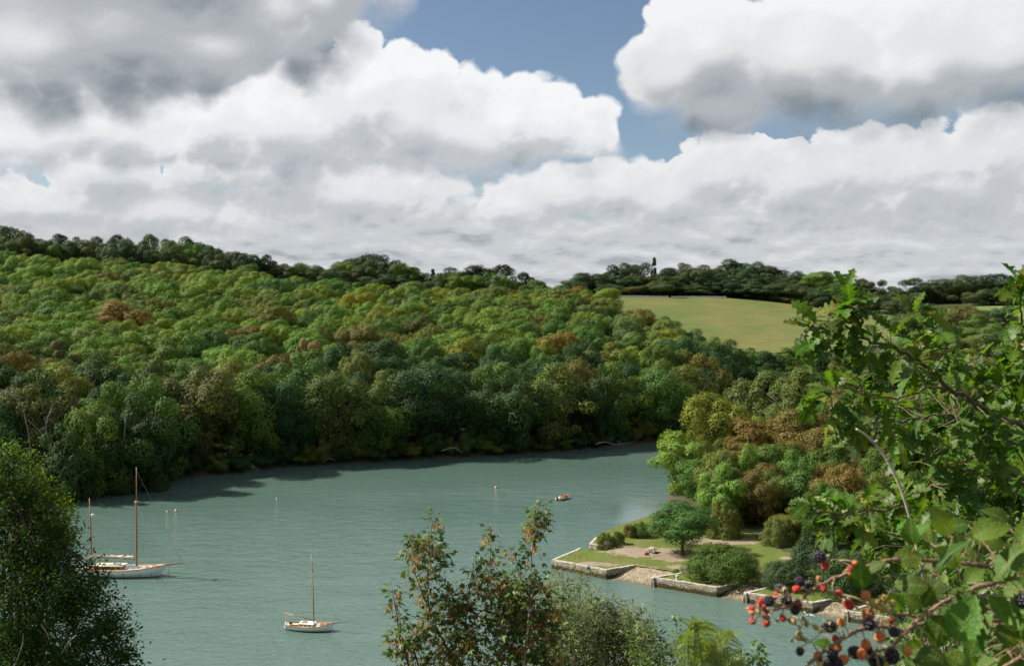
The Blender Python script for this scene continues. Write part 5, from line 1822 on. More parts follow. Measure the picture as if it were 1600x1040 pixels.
M['sunny_leaf'] = fg_leaf_mat('sunlit_near_tree_leaf', (0.105, 0.165, 0.014), (0.1, 0.14, 0.03), 0.38, 0.7, 0.25, 0.12, pale=0.0)  # brighter copy of the near tree's leaf: sunlight put into the colour
M['fern'] = fg_leaf_mat('fern_green', (0.22, 0.34, 0.035), (0.2, 0.25, 0.06), 0.45, 0.6, 0.25, 0.2)


def frame(dirv, up):
    x = Vector(dirv).normalized()
    u = Vector(up)
    z = u - x * u.dot(x)
    if z.length < 1e-3: z = x.orthogonal()
    z.normalize()
    y = z.cross(x)
    return x, y, z


class Leaves:
    """collects leaf placements; the 300 that show largest become objects, the rest one joined part"""
    def __init__(self, kind, mat, rng):
        self.kind, self.mat, self.rng, self.items = kind, mat, rng, []

    def add(self, p, dirv, up, size):
        x, y, z = frame(dirv, up)
        k = self.rng.randrange(len(TEMPL[self.kind]))
        d = max(0.3, p[1])
        u = 800 + p[0] / d * F; v = YH + (CAMH - p[2]) / d * F
        vis = 1.0 if -10 < u < 1610 and -10 < v < 1050 else 0.05
        self.items.append((size / d * vis, k, Vector(p), x, y, z, size))

    def build(self, root, name='leaf', limit=300, stuff='foliage'):
        base = root.matrix_world.translation if False else Vector(root.location)
        self.items.sort(key=lambda t: -t[0])
        meshes = []
        for k, (V, T, rib) in enumerate(TEMPL[self.kind]):
            me = mesh_np(name, V, T, self.mat, True)
            a = me.attributes.new('rib', 'FLOAT', 'POINT'); a.data.foreach_set('value', rib.astype(np.float32))
            meshes.append(me)
        for (_, k, p, x, y, z, s) in self.items[:limit]:
            o = bpy.data.objects.new(name, meshes[k])
            o.parent = root
            q = p - base
            o.matrix_local = Matrix(((x.x * s, y.x * s, z.x * s, q.x), (x.y * s, y.y * s, z.y * s, q.y), (x.z * s, y.z * s, z.z * s, q.z), (0, 0, 0, 1)))
            COL.objects.link(o)
        rest = self.items[limit:]
        if rest:
            VV, TT, RR = [], [], []
            o = 0
            for (_, k, p, x, y, z, s) in rest:
                V, T, rib = TEMPL[self.kind][k]
                R = np.array([[x.x, y.x, z.x], [x.y, y.y, z.y], [x.z, y.z, z.z]]) * s
                VV.append(V @ R.T + np.array(p - base)); TT.append(T + o); RR.append(rib)
                o += len(V)
            me = mesh_np(stuff, np.concatenate(VV), np.concatenate(TT), self.mat, True)
            a = me.attributes.new('rib', 'FLOAT', 'POINT'); a.data.foreach_set('value', np.concatenate(RR).astype(np.float32))
            tag(mobj(stuff, me, root), kind='stuff')


def in_poly(x, y, poly):
    c = False
    j = len(poly) - 1
    for i in range(len(poly)):
        xi, yi = poly[i]; xj, yj = poly[j]
        if (yi > y) != (yj > y) and x < (xj - xi) * (y - yi) / (yj - yi) + xi: c = not c
        j = i
    return c


def rand_in(poly, rg):
    xs = [p[0] for p in poly]; ys = [p[1] for p in poly]
    while True:
        x, y = rg.uniform(min(xs), max(xs)), rg.uniform(min(ys), max(ys))
        if in_poly(x, y, poly): return x, y


def rv(rg, s=1.0):
    return Vector((rg.gauss(0, s), rg.gauss(0, s), rg.gauss(0, s)))


# ------------------------------------------------------------------ oak branch at the right
def oak():
    rg = random.Random(31)
    bx = px(1690, 740, 5.6)
    base = Vector((bx.x, bx.y, gz(bx.x, bx.y) - 0.1))
    r = empty('oak_tree', base)
    tag(r, 'near oak with lobed glossy leaves reaching in from the right edge', 'tree')
    L = Leaves('oak', M['oak_leaf'], rg)
    LY_ = Leaves('oak', M['oak_yellow'], rg)
    trunk = smooth_path([base, base + Vector((0.05, 0.1, (bx.z - base.z) * 0.5)), bx, bx + Vector((0.1, 0.2, 1.0))], 5)
    MB().tube([p - base for p in trunk], [0.13 * (1 - 0.5 * i / len(trunk)) for i in range(len(trunk))], 9).build('trunk', M['bark'], r, True)
    BR = [
        ([(1690, 740, 5.6), (1600, 670, 5.2), (1540, 640, 5.0), (1490, 610, 4.8), (1455, 580, 4.7), (1430, 560, 4.6), (1390, 540, 4.5), (1350, 528, 4.4), (1315, 505, 4.4), (1288, 502, 4.35)], 0.024),
        ([(1350, 528, 4.4), (1335, 495, 4.4), (1326, 458, 4.45)], 0.008), ([(1430, 560, 4.6), (1438, 520, 4.6), (1442, 485, 4.6)], 0.009),
        ([(1455, 580, 4.7), (1480, 545, 4.8), (1470, 515, 4.8)], 0.008),
        ([(1490, 610, 4.8), (1450, 606, 4.7), (1400, 620, 4.6), (1350, 615, 4.5), (1290, 612, 4.4)], 0.012),
        ([(1690, 780, 5.6), (1600, 745, 5.3), (1520, 730, 5.0), (1450, 765, 4.8), (1400, 790, 4.6), (1340, 800, 4.5), (1272, 797, 4.45)], 0.017),
        ([(1690, 640, 5.6), (1640, 580, 5.2), (1606, 530, 4.9), (1594, 480, 4.7), (1588, 440, 4.6)], 0.014),
        ([(1690, 720, 5.6), (1560, 685, 5.2), (1480, 650, 5.0), (1420, 655, 4.9), (1360, 650, 4.8)], 0.014),
        ([(1690, 850, 5.6), (1590, 830, 5.2), (1500, 835, 4.9), (1420, 850, 4.7), (1360, 860, 4.6)], 0.014),
        ([(1690, 600, 5.6), (1600, 590, 5.4), (1540, 570, 5.2), (1500, 560, 5.1)], 0.012),
    ]
    nodes = []
    for path, rad in BR:
        rad *= 0.62
        sp = smooth_path([px(*q) for q in path], 6)
        n = len(sp)
        for i in range(n): sp[i] = sp[i] + rv(rg, 0.006)
        MB().tube([p - base for p in sp], [rad * (1 - 0.72 * i / n) for i in range(n)], 6).build('branch', M['twig'], r, True)
        nodes += sp[n // 5:]
    centers = []
    for (x, y, d) in [(1256, 515, 4.35), (1270, 500, 4.3), (1285, 527, 4.35), (1300, 492, 4.4), (1318, 470, 4.4), (1330, 450, 4.45), (1342, 478, 4.4), (1312, 528, 4.4), (1332, 545, 4.35), (1268, 540, 4.3),
                      (1396, 505, 4.5), (1425, 485, 4.6), (1450, 488, 4.6), (1438, 515, 4.6), (1472, 518, 4.8), (1480, 540, 4.8), (1390, 540, 4.5), (1365, 520, 4.45), (1400, 560, 4.6), (1350, 560, 4.4), (1446, 545, 4.65),
                      (1264, 628, 4.35), (1288, 606, 4.4), (1312, 600, 4.4), (1338, 590, 4.5), (1322, 640, 4.4), (1350, 625, 4.5), (1300, 655, 4.35), (1335, 670, 4.4), (1370, 600, 4.55), (1380, 640, 4.6),
                      (1583, 440, 4.6), (1600, 455, 4.6), (1585, 480, 4.7), (1600, 500, 4.75), (1590, 530, 4.8), (1570, 545, 4.9), (1612, 540, 4.9),
                      (1262, 782, 4.45), (1285, 800, 4.45), (1318, 790, 4.5), (1300, 830, 4.5), (1345, 785, 4.5), (1340, 820, 4.55), (1370, 770, 4.6)]:
        centers.append((px(x, y, d), 1))
    mass = [(1395, 610), (1430, 575), (1480, 560), (1520, 572), (1560, 545), (1600, 520), (1650, 520), (1650, 960), (1540, 910), (1450, 890), (1380, 880), (1345, 860), (1345, 810), (1390, 760), (1400, 700), (1380, 650)]
    for k in range(270):
        x, y = rand_in(mass, rg)
        centers.append((px(x, y, rg.uniform(4.5, 6.6)), 0))
    tw = MB()
    for c, tip in centers:
        nd = min(nodes, key=lambda q: (q - c).length_squared + (0 if q.x > c.x - 0.05 else 0.2))
        ax = (c - nd)
        if ax.length < 0.02: ax = Vector((-0.1, 0, 0.05))
        if ax.length > 0.5: nd = c - ax.normalized() * rg.uniform(0.15, 0.35); ax = c - nd
        tw.tube([p - base for p in (nd, nd.lerp(c, 0.5) + rv(rg, 0.012), c)], [0.003, 0.0024, 0.0015], 5)
        a0 = ax.normalized()
        for j in range(rg.randint(6, 9)):
            side = rv(rg)
            side = (side - a0 * side.dot(a0)).normalized()
            dv = a0 * rg.uniform(0.1, 1.1) + side * rg.uniform(0.5, 1.1) + Vector((0, 0, -0.12))
            p = c - a0 * rg.uniform(0, 0.07) + dv.normalized() * 0.015
            up = Vector((-0.25, -0.15, 1.0)) + rv(rg, 0.42)
            (LY_ if (tip and j < 2 and rg.random() < 0.5) else L).add(p, dv, up, rg.uniform(0.08, 0.13))
    tag(tw.build('twigs', M['twig'], r), kind='stuff')
    L.build(r, 'leaf', 240)
    LY_.build(r, 'young_leaf', 60, 'bright_foliage')


oak()


# ------------------------------------------------------------------ dry arching stem
def arching_stem():
    pts = smooth_path([px(*q) for q in [(1470, 1000, 3.6), (1440, 890, 3.5), (1424, 818, 3.5), (1405, 757, 3.5), (1382, 712, 3.5), (1358, 684, 3.5), (1338, 670, 3.5)]], 6)
    g = pts[0]; b0 = Vector((g.x + 0.3, g.y + 0.1, gz(g.x + 0.3, g.y + 0.1) - 0.05))
    pts = smooth_path([b0, b0.lerp(g, 0.6) + Vector((0.05, 0, 0.1)), g], 4)[:-1] + pts
    r = empty('dry_stem', b0)
    tag(r, 'bare pale dry stem arching up in front of the oak leaves', 'stem')
    n = len(pts)
    MB().tube([p - b0 for p in pts], [0.0056 * (1 - 0.25 * i / n) for i in range(n)], 7).build('stalk', M['pale_bark'], r, True)
    t = MB()
    for i in (n - 20, n - 14, n - 9):
        p = pts[i] - b0
        t.tube([p, p + Vector((0.012, -0.004, 0.012))], [0.006, 0.003], 5)
    t.build('leaf_scars', M['dead_wood'], r, True)


arching_stem()


# ------------------------------------------------------------------ hedge behind the brambles
def hedge_shrub():
    rg = random.Random(41)
    g = px(1560, 1080, 3.9)
    base = Vector((g.x, g.y, gz(g.x, g.y) - 0.05))
    r = empty('hedge_shrub', base)
    tag(r, 'small-leaved green shrub filling the lower right corner behind the brambles', 'shrub')
    L = Leaves('small', M['small_leaf'], rg)
    poly = [(1372, 905), (1420, 880), (1480, 850), (1560, 830), (1660, 800), (1660, 1120), (1330, 1120), (1350, 1040), (1395, 990), (1400, 950)]
    tw = MB()
    for k in range(300):
        x, y = rand_in(poly, rg)
        c = px(x, y, rg.uniform(3.3, 4.8))
        root_pt = base + Vector((rg.uniform(-0.5, 0.5), rg.uniform(-0.3, 0.5), 0.1))
        if k % 8 == 0:
            mid = root_pt.lerp(c, 0.55) + rv(rg, 0.08)
            tw.tube([p - base for p in smooth_path([root_pt, mid, c], 4)], [0.010, 0.009, 0.008, 0.007, 0.006, 0.005, 0.004, 0.003, 0.002], 5)
        a0 = (rv(rg) + Vector((0, 0, 0.8))).normalized()
        s0 = c - a0 * 0.07; s1 = c + a0 * 0.07
        tw.tube([s0 - base, s1 - base], [0.0025, 0.0012], 4)
        for j in range(9):
            side = rv(rg); side = (side - a0 * side.dot(a0)).normalized()
            L.add(s0.lerp(s1, j / 8), side + a0 * 0.5, Vector((-0.3, -0.2, 1)) + rv(rg, 0.5), rg.uniform(0.028, 0.05))
    tag(tw.build('twigs', M['twig'], r), kind='stuff')
    L.build(r, 'leaf', 300)


hedge_shrub()

# ------------------------------------------------------------------ bramble with blackberries
def berry_mat(name, a, b_, rough=0.28):
    m, b, out = material(name)
    oi = b.new('ShaderNodeObjectInfo').outputs['Random']
    g = b.new('ShaderNodeNewGeometry').outputs['Random Per Island']
    c = b.mix(b.m('MULTIPLY', b.m('ADD', oi, g), 0.5), a, b_)
    p = principled(b, c, rough, 0.5)
    p.inputs['Subsurface Weight'].default_value = 0.0
    b.put(out.inputs[0], p.outputs[0])
    return m


M['berry_black'] = berry_mat('ripe_blackberry', (0.006, 0.005, 0.010), (0.022, 0.012, 0.026))
M['berry_red'] = berry_mat('red_blackberry', (0.42, 0.018, 0.018), (0.62, 0.050, 0.030))
M['berry_orange'] = berry_mat('half_ripe_blackberry', (0.58, 0.13, 0.035), (0.62, 0.24, 0.06))
M['berry_green'] = berry_mat('unripe_blackberry', (0.46, 0.30, 0.05), (0.36, 0.34, 0.06), 0.4)
M['sepal'] = simple_mat('dry_sepal', (0.36, 0.27, 0.16), 0.85, 0.3, 60.0, 0.2)
M['cane'] = simple_mat('bramble_cane', (0.25, 0.15, 0.095), 0.6, 0.4, 40.0, 0.3)
M['pedicel'] = simple_mat('berry_stalk', (0.38, 0.29, 0.15), 0.7, 0.25, 30.0, 0.2)


def berry_mesh(name, seed, mat, big=0.30):
    rg = random.Random(seed)
    mb = MB()
    n = 34
    for k in range(n):
        z = 1 - 2 * (k + 0.5) / n
        a = k * 2.39996
        q = math.sqrt(max(0, 1 - z * z))
        mb.ball((q * math.cos(a) * 0.76, q * math.sin(a) * 0.76, z * 0.84), big * rg.uniform(0.9, 1.12), 7, 5)
    mb.ball((0, 0, 0), 0.72, 8, 6)
    return mb.mesh(name, mat, True)


def bramble():
    rg = random.Random(51)
    DB = 1.75
    zoom = lambda x, y: (1140 + x / 3.478, 840 + y / 3.478)
    g = px(1720, 1150, 2.0)
    base = Vector((g.x, g.y, gz(g.x, g.y) - 0.03))
    r = empty('bramble', base)
    tag(r, 'bramble with thorny arching canes and clusters of ripe and unripe blackberries', 'bramble')
    canes = [
        ([(1800, 520, 2.0), (1600, 240, 1.95), (1400, 155, 1.85), (1180, 132, 1.8), (950, 115, 1.76), (820, 130, 1.74), (700, 172, 1.72), (560, 222, 1.72), (440, 290, 1.70), (385, 335, 1.70), (300, 372, 1.69), (240, 392, 1.69)], 0.0052, 0.0021),
        ([(1800, 250, 2.0), (1600, 212, 1.9), (1380, 260, 1.82), (1180, 340, 1.76), (1060, 420, 1.74), (960, 505, 1.72), (880, 590, 1.71), (800, 615, 1.70), (700, 640, 1.70)], 0.0058, 0.0024),
        ([(1800, 470, 2.0), (1600, 458, 1.95), (1300, 440, 1.86), (1060, 462, 1.8), (960, 500, 1.76)], 0.0045, 0.003),
        ([(1060, 440, 1.78), (980, 420, 1.78), (880, 405, 1.76), (800, 380, 1.75), (760, 360, 1.75)], 0.0034, 0.0018),
        ([(960, 505, 1.72), (850, 480, 1.72), (740, 488, 1.71), (660, 520, 1.70), (560, 580, 1.70), (480, 640, 1.70), (420, 695, 1.70), (380, 760, 1.7)], 0.0048, 0.0034),
        ([(1800, 560, 1.9), (1600, 640, 1.8), (1520, 685, 1.78), (1400, 760, 1.76)], 0.005, 0.004),
        ([(620, 190, 1.73), (640, 170, 1.72), (680, 150, 1.72)], 0.002, 0.0012),
        ([(700, 172, 1.72), (590, 120, 1.72), (540, 125, 1.71), (500, 110, 1.71)], 0.0016, 0.001),
        ([(500, 640, 1.7), (440, 560, 1.69), (400, 540, 1.69), (380, 500, 1.69), (410, 460, 1.69)], 0.0018, 0.001),
        ([(420, 570, 1.69), (470, 540, 1.69), (490, 510, 1.69)], 0.0014, 0.001),
        ([(570, 215, 1.72), (560, 262, 1.71), (560, 300, 1.71), (590, 305, 1.71)], 0.0016, 0.001),
        ([(385, 335, 1.7), (340, 330, 1.69), (300, 320, 1.69), (260, 320, 1.69)], 0.0017, 0.001),
        ([(300, 372, 1.69), (290, 400, 1.69), (285, 430, 1.69)], 0.0016, 0.001),
        ([(240, 392, 1.69), (200, 420, 1.69), (150, 430, 1.69), (130, 445, 1.69)], 0.0016, 0.001),
        ([(385, 335, 1.7), (420, 330, 1.69), (420, 370, 1.69), (400, 385, 1.69)], 0.0016, 0.001),
    ]
    nodes = []
    for k, (path, r0, r1) in enumerate(canes):
        r0 *= 0.8; r1 *= 0.85
        sp = smooth_path([px(*zoom(x, y), d) for x, y, d in path], 8)
        n = len(sp)
        for i in range(n): sp[i] += rv(rg, 0.0006)
        if k in (0, 1, 2, 5):
            sp = smooth_path([base + rv(rg, 0.08), base.lerp(sp[0], 0.5) + Vector((0.15, 0, 0.1)), sp[0]], 5)[:-1] + sp
        m = len(sp)
        rad = [r0 + (r1 - r0) * max(0, (i - (m - n)) / n) for i in range(m)]
        cn = MB().tube([p - base for p in sp], rad, 8).build('cane', M['cane'] if r0 > 0.0025 else M['pedicel'], r, True)
        if r0 > 0.0025:
            th = MB()
            for i in range(m - n, m - 1):
                if rg.random() < 0.55:
                    t = (sp[i + 1] - sp[i]).normalized(); s = rv(rg); s = (s - t * s.dot(t)).normalized()
                    p = sp[i] - base
                    th.tube([p + s * rad[i] * 0.6, p + s * (rad[i] + 0.006) - t * 0.004], [0.0016, 0.0002], 4)
            tag(th.build('thorns', M['cane'], cn), kind='stuff')
        nodes += sp[m - n:]
    BL, RD, OR, GR = 'black', 'red', 'orange', 'green'
    berries = [(490, 100, 30, BL), (380, 235, 25, BL), (437, 258, 25, BL), (278, 278, 29, BL), (212, 342, 27, BL), (310, 332, 29, BL), (355, 390, 25, BL), (545, 480, 33, BL), (760, 470, 31, BL), (382, 615, 22, BL), (680, 620, 33, BL),
               (750, 605, 26, BL), (880, 640, 40, BL), (795, 670, 38, BL), (560, 635, 29, BL), (585, 682, 31, BL), (535, 690, 25, BL), (1594, 345, 34, BL), (895, 510, 26, BL),
               (520, 150, 21, RD), (365, 278, 20, RD), (262, 305, 18, RD), (243, 320, 14, RD), (511, 273, 18, RD), (596, 300, 18, RD), (650, 362, 27, RD), (660, 208, 16, RD), (655, 165, 15, RD), (372, 365, 23, RD), (118, 385, 17, RD),
               (176, 338, 16, RD), (158, 362, 15, RD), (182, 378, 17, RD), (200, 395, 15, RD), (197, 428, 16, RD), (200, 460, 21, RD), (126, 448, 19, RD), (122, 407, 13, OR), (290, 435, 17, RD), (576, 545, 19, RD), (487, 658, 19, RD),
               (588, 595, 22, OR), (752, 412, 31, OR), (718, 630, 27, OR), (618, 660, 26, OR), (472, 632, 15, OR), (817, 537, 29, OR), (740, 577, 25, OR), (965, 615, 23, OR), (880, 450, 16, RD), (485, 218, 12, OR), (683, 135, 14, OR),
               (740, 313, 23, OR), (770, 355, 23, GR), (840, 328, 20, GR), (885, 357, 19, GR), (842, 385, 20, GR), (805, 348, 17, GR), (607, 458, 20, OR), (345, 455, 15, GR), (398, 437, 12, GR), (418, 472, 12, GR), (470, 485, 14, GR),
               (378, 520, 15, GR), (372, 542, 14, GR), (395, 546, 14, GR), (500, 506, 10, GR), (418, 455, 10, GR), (850, 690, 18, GR), (490, 690, 16, GR)]
    meshes = {k: [berry_mesh('berry', s + i * 10, M['berry_' + k]) for i in range(2)] for k, s in ((BL, 1), (RD, 2), (OR, 3), (GR, 4))}
    sep = MB()
    for q in range(5):
        a = q * 1.2566
        u = Vector((math.cos(a), math.sin(a), 0)); w = Vector((-math.sin(a), math.cos(a), 0))
        sep.add([u * 0.15 + Vector((0, 0, 0.95)), u * 0.65 + w * 0.24 + Vector((0, 0, 1.06)), u * 1.25 + Vector((0, 0, 1.22)), u * 0.65 - w * 0.24 + Vector((0, 0, 1.06))], [(0, 1, 2, 3)])
    sepm = sep.mesh('sepals', M['sepal'])
    names = {BL: 'ripe black berry', RD: 'red berry', OR: 'orange half-ripe berry', GR: 'yellow-green unripe berry'}
    ped = MB()
    for (x, y, rad, kind) in berries:
        d = 1.70 + rg.uniform(-0.012, 0.012)
        c = px(*zoom(x, y), d)
        R = rad / 3.478 / F * d * 1.08
        nd = min(nodes, key=lambda q: (q - c).length_squared + (0 if q.z > c.z - R else 0.0004))
        ax = (nd - c).normalized() + Vector((0.1, 0.05, 0.35))
        ax.normalize()
        o = mobj('berry', rg.choice(meshes[kind]), r)
        x_, y_, z_ = frame(rv(rg), ax)
        z_ = ax; x_ = x_ - z_ * x_.dot(z_); x_.normalize(); y_ = z_.cross(x_)
        q = c - base
        o.matrix_local = Matrix(((x_.x * R, y_.x * R, z_.x * R, q.x), (x_.y * R, y_.y * R, z_.y * R, q.y), (x_.z * R, y_.z * R, z_.z * R, q.z), (0, 0, 0, 1)))
        o['label'] = names[kind]
        s = bpy.data.objects.new('sepals', sepm); s.parent = o; COL.objects.link(s)
        top = c + ax * R
        ped.tube([p - base for p in (top, top.lerp(nd, 0.5) + ax * 0.004, nd)], [0.0011, 0.0010, 0.0012], 5)
    # withered calyxes left where fruit has dropped
    for k in range(46):
        nd = nodes[rg.randrange(len(nodes))]
        x, y = rg.choice(berries)[:2]
        c = px(*zoom(x + rg.uniform(-45, 45), y + rg.uniform(-10, 45)), 1.70 + rg.uniform(-.015, .015))
        nd = min(nodes, key=lambda q: (q - c).length_squared)
        if (nd - c).length > 0.07: continue
        ped.tube([p - base for p in (c, c.lerp(nd, 0.5) + Vector((0, 0, 0.003)), nd)], [0.0012, 0.001, 0.0012], 5)
        for q in range(5):
            v = (c - nd).normalized() + rv(rg, 0.6)
            ped.tube([c - base, c - base + v.normalized() * rg.uniform(0.004, 0.008)], [0.0016, 0.0004], 4)
    tag(ped.build('berry_stalks', M['pedicel'], r, True), kind='stuff')
    # leaves: three or five toothed leaflets
    L = Leaves('bramble', M['bramble_leaf'], rg)
    st = MB()
    for (x, y, d, s, dx, dz, uy) in [
        (1485, 835, 1.8, 50, -0.6, 0.9, -0.6), (1520, 838, 1.8, 54, 1.0, 0.5, -0.8), (1428, 850, 1.75, 40, -0.3, 0.9, -0.5), (1440, 868, 1.75, 44, -0.9, -0.1, -0.8), (1465, 890, 1.75, 62, 0.5, 1.3, -0.3), (1347, 918, 1.7, 44, -0.2, 1.0, -1.0),
        (1468, 905, 1.72, 46, -0.7, -0.9, -0.6), (1450, 915, 1.72, 44, -1.0, 0.1, -0.7), (1560, 900, 1.8, 60, 0.6, 1.2, -0.4), (1545, 880, 1.85, 44, -1.0, 0.5, -0.7), (1525, 925, 1.75, 48, -1.0, -0.6, -0.6), (1545, 930, 1.75, 48, 0.8, -1.0, -0.5),
        (1470, 960, 1.72, 52, -0.3, -1.0, -0.8), (1495, 1000, 1.7, 70, 0.45, 1.3, -0.3), (1530, 975, 1.75, 50, -0.4, -1.0, -0.6), (1555, 985, 1.75, 46, 1.0, -0.4, -0.7), (1595, 850, 1.85, 46, 0.4, 1.0, -0.6), (1580, 960, 1.8, 60, 1.0, 0.4, -0.8),
        (1510, 1020, 1.7, 56, -0.8, -0.6, -0.6), (1475, 1030, 1.7, 50, -1.0, 0.2, -0.8), (1440, 945, 1.74, 36, -0.8, 0.4, -0.8), (1575, 1020, 1.8, 60, 0.2, -1.0, -0.6), (1600, 920, 1.85, 56, 0.8, 0.8, -0.7), (1600, 1000, 1.8, 50, 0.5, 0.9, -0.5),
        (1418, 842, 1.78, 36, 0.6, 0.8, -0.6), (1500, 880, 1.8, 46, -0.9, 0.6, -0.9), (1498, 950, 1.75, 40, 0.9, 0.2, -0.9), (1356, 893, 1.72, 28, 0.7, 0.9, -0.5), (1300, 1010, 1.72, 26, -0.9, 0.3, -0.9), (1395, 925, 1.73, 32, 0.4, -1.0, -0.6),
        (1290, 985, 1.72, 22, 0.8, 0.5, -0.8), (1588, 890, 1.82, 44, -1, -.2, -.7), (1420, 1000, 1.73, 34, 0.7, -0.8, -0.6), (1440, 1020, 1.73, 40, 0.9, -0.2, -0.8)]:
        c = px(x, y, d)
        dv = Vector((dx, rg.uniform(-0.35, 0.1), dz))
        up = Vector((-0.35, uy, 0.75)) + rv(rg, 0.15)
        L.add(c, dv, up, s / F * d * 1.08)
        nd = min(nodes, key=lambda q: (q - c).length_squared)
        st.tube([p - base for p in (c - dv.normalized() * 0.006, c.lerp(nd, 0.5) + Vector((0, 0, -0.004)), nd)], [0.0009, 0.001, 0.0014], 5)
    for k in range(46):
        x, y = rand_in([(1420, 830), (1640, 790), (1640, 1080), (1440, 1080), (1440, 1000), (1480, 930)], rg)
        c = px(x, y, rg.uniform(1.78, 2.25))
        L.add(c, Vector((rg.uniform(-1, 1), rg.uniform(-.4, .2), rg.uniform(-0.8, 1))), Vector((-0.3, -0.6, 0.8)) + rv(rg, 0.3), rg.uniform(0.036, 0.06))
        nd = min(nodes, key=lambda q: (q - c).length_squared)
        st.tube([p - base for p in (c, c.lerp(nd, 0.5) + rv(rg, 0.008), nd)], [0.0009, 0.001, 0.0014], 5)
    tag(st.build('leaf_stalks', M['cane'], r, True), kind='stuff')
    L.build(r, 'leaf', 300)


bramble()


# ------------------------------------------------------------------ fern
def fern():
    rg = random.Random(61)
    DF = 2.7
    g = px(1110, 1130, DF)
    base = Vector((g.x, g.y, gz(g.x, g.y) - 0.05))
    r = empty('fern', base)
    tag(r, 'bright yellow-green fern fronds poking up at the bottom edge', 'fern')
    for path in [[(1085, 1060), (1098, 1034), (1113, 1012), (1130, 996), (1142, 986)], [(1095, 1060), (1120, 1044), (1150, 1034), (1174, 1030)], [(1078, 1075), (1074, 1050), (1080, 1034), (1094, 1026)],
                 [(1130, 1075), (1140, 1055), (1158, 1045), (1178, 1046)]]:
        sp = smooth_path([base] + [px(x, y, DF + rg.uniform(-.05, .05)) for x, y in path], 8)
        n = len(sp)
        fr = MB().tube([p - base for p in sp], [0.003 * (1 - 0.8 * i / n) for i in range(n)], 5).build('frond', M['fern'], r, True)
        pin = MB()
        for i in range(9, n - 1):
            t = (sp[i + 1] - sp[i]).normalized()
            s0 = t.cross(Vector((0.1, -0.8, 0.6))).normalized()
            q0 = (i - 9) / (n - 9)
            ll = 0.050 * (1 - q0 ** 1.3) + 0.006
            for s in (-1, 1):
                dv = (s0 * s + t * 0.5 + rv(rg, 0.06)).normalized()
                m = max(4, int(ll / 0.0045))
                for k in range(m):
                    f = k / m
                    q = sp[i] + dv * ll * f - Vector((0, 0, 0.15)) * ll * f * f - base
                    w = 0.016 * (1 - f) * (1 - 0.5 * q0) + 0.002
                    for sd in (-1, 1):
                        e = (t * sd + dv * 0.5).normalized()
                        pin.add([q, q + e * w * 0.5 + dv * 0.0024, q + e * w, q + e * w * 0.5 - dv * 0.0024], [(0, 1, 2, 3)])
        pin.build('pinnae', M['fern'], fr)


fern()


# ------------------------------------------------------------------ sycamore sapling, willow and young shoots in front of the water
def shoots(name, label, cat, D, leaders, kind, leafmat, size, per, spread, seed, keys=0.0, limit=300, mass=None, stem='twig', stem_r=0.02, up_bias=1.0, depth=0.5):
    rg = random.Random(seed)
    lx = sum(p[0][0] for p in leaders) / len(leaders)
    g = px(lx, 1100, D)
    base = Vector((g.x, g.y, gz(g.x, g.y) - 0.1))
    r = empty(name, base)
    tag(r, label, cat)
    L = Leaves(kind, M[leafmat], rg)
    ks = []
    nodes = []
    for path in leaders:
        mat = stem
        if isinstance(path[-1], str): mat = path[-1]; path = path[:-1]
        dd = D + rg.uniform(-depth, depth)
        pts = [px(x, y, dd + rg.uniform(-0.08, 0.08)) for x, y in path]
        full = path[0][1] > 1030
        if full: pts = [base + rv(rg, 0.12), base.lerp(pts[0], 0.6) + rv(rg, 0.1)] + pts
        sp = smooth_path(pts, 7)
        n = len(sp)
        r0 = stem_r if full else stem_r * 0.45
        MB().tube([p - base for p in sp], [r0 * (1 - 0.85 * (i / n) ** 0.8) for i in range(n)], 7).build('stem', M[mat], r, True)
        st = 14 if full else 0
        nodes += sp[st:]
        for i in range(st + (4 if full else 0), n):
            q = (i - st) / max(1, n - st)
            for k in range(per):
                p = sp[i] + rv(rg, spread * (0.65 + 0.5 * (1 - q)))
                p.z = max(p.z, sp[i].z - spread * 1.2)
                dv = (p - sp[i]); dv.z *= 0.4
                L.add(p, dv + rv(rg, 0.03), Vector((0, 0, up_bias)) + rv(rg, 0.38), size * rg.uniform(0.65, 1.15))
            if keys and rg.random() < keys:
                ks.append(sp[i] + rv(rg, spread * 0.8) - Vector((0, 0, 0.05)))
    tw = MB()
    if mass:
        poly, count, nper = mass
        for k in range(count):
            x, y = rand_in(poly, rg)
            c = px(x, y, D + rg.uniform(-0.3, 1.5) * depth * 1.4)
            nd = min(nodes, key=lambda q: (q - c).length_squared)
            if (nd - c).length < 1.2:
                tw.tube([p - base for p in (nd, nd.lerp(c, 0.5) + Vector((0, 0, 0.03)), c)], [0.006, 0.005, 0.002], 4)
            for j in range(nper):
                p = c + rv(rg, spread * 0.9)
                dv = p - c; dv.z *= 0.5
                L.add(p, dv + rv(rg, 0.03), Vector((0, 0, up_bias)) + rv(rg, 0.4), size * rg.uniform(0.6, 1.1))
            if keys and rg.random() < keys * 1.6: ks.append(c + rv(rg, spread * 0.6))
        tag(tw.build('twigs', M['twig'], r), kind='stuff')
    L.build(r, 'leaf', limit)
    if ks:
        K = Leaves('narrow', M['key'], rg)
        for c in ks:
            for j in range(12):
                K.add(c + rv(rg, 0.04), Vector((rg.uniform(-.6, .6), rg.uniform(-.6, .6), -1)), rv(rg), rg.uniform(0.06, 0.095))
        K.build(r, 'winged_seed', 0, 'winged_seeds')
    return r


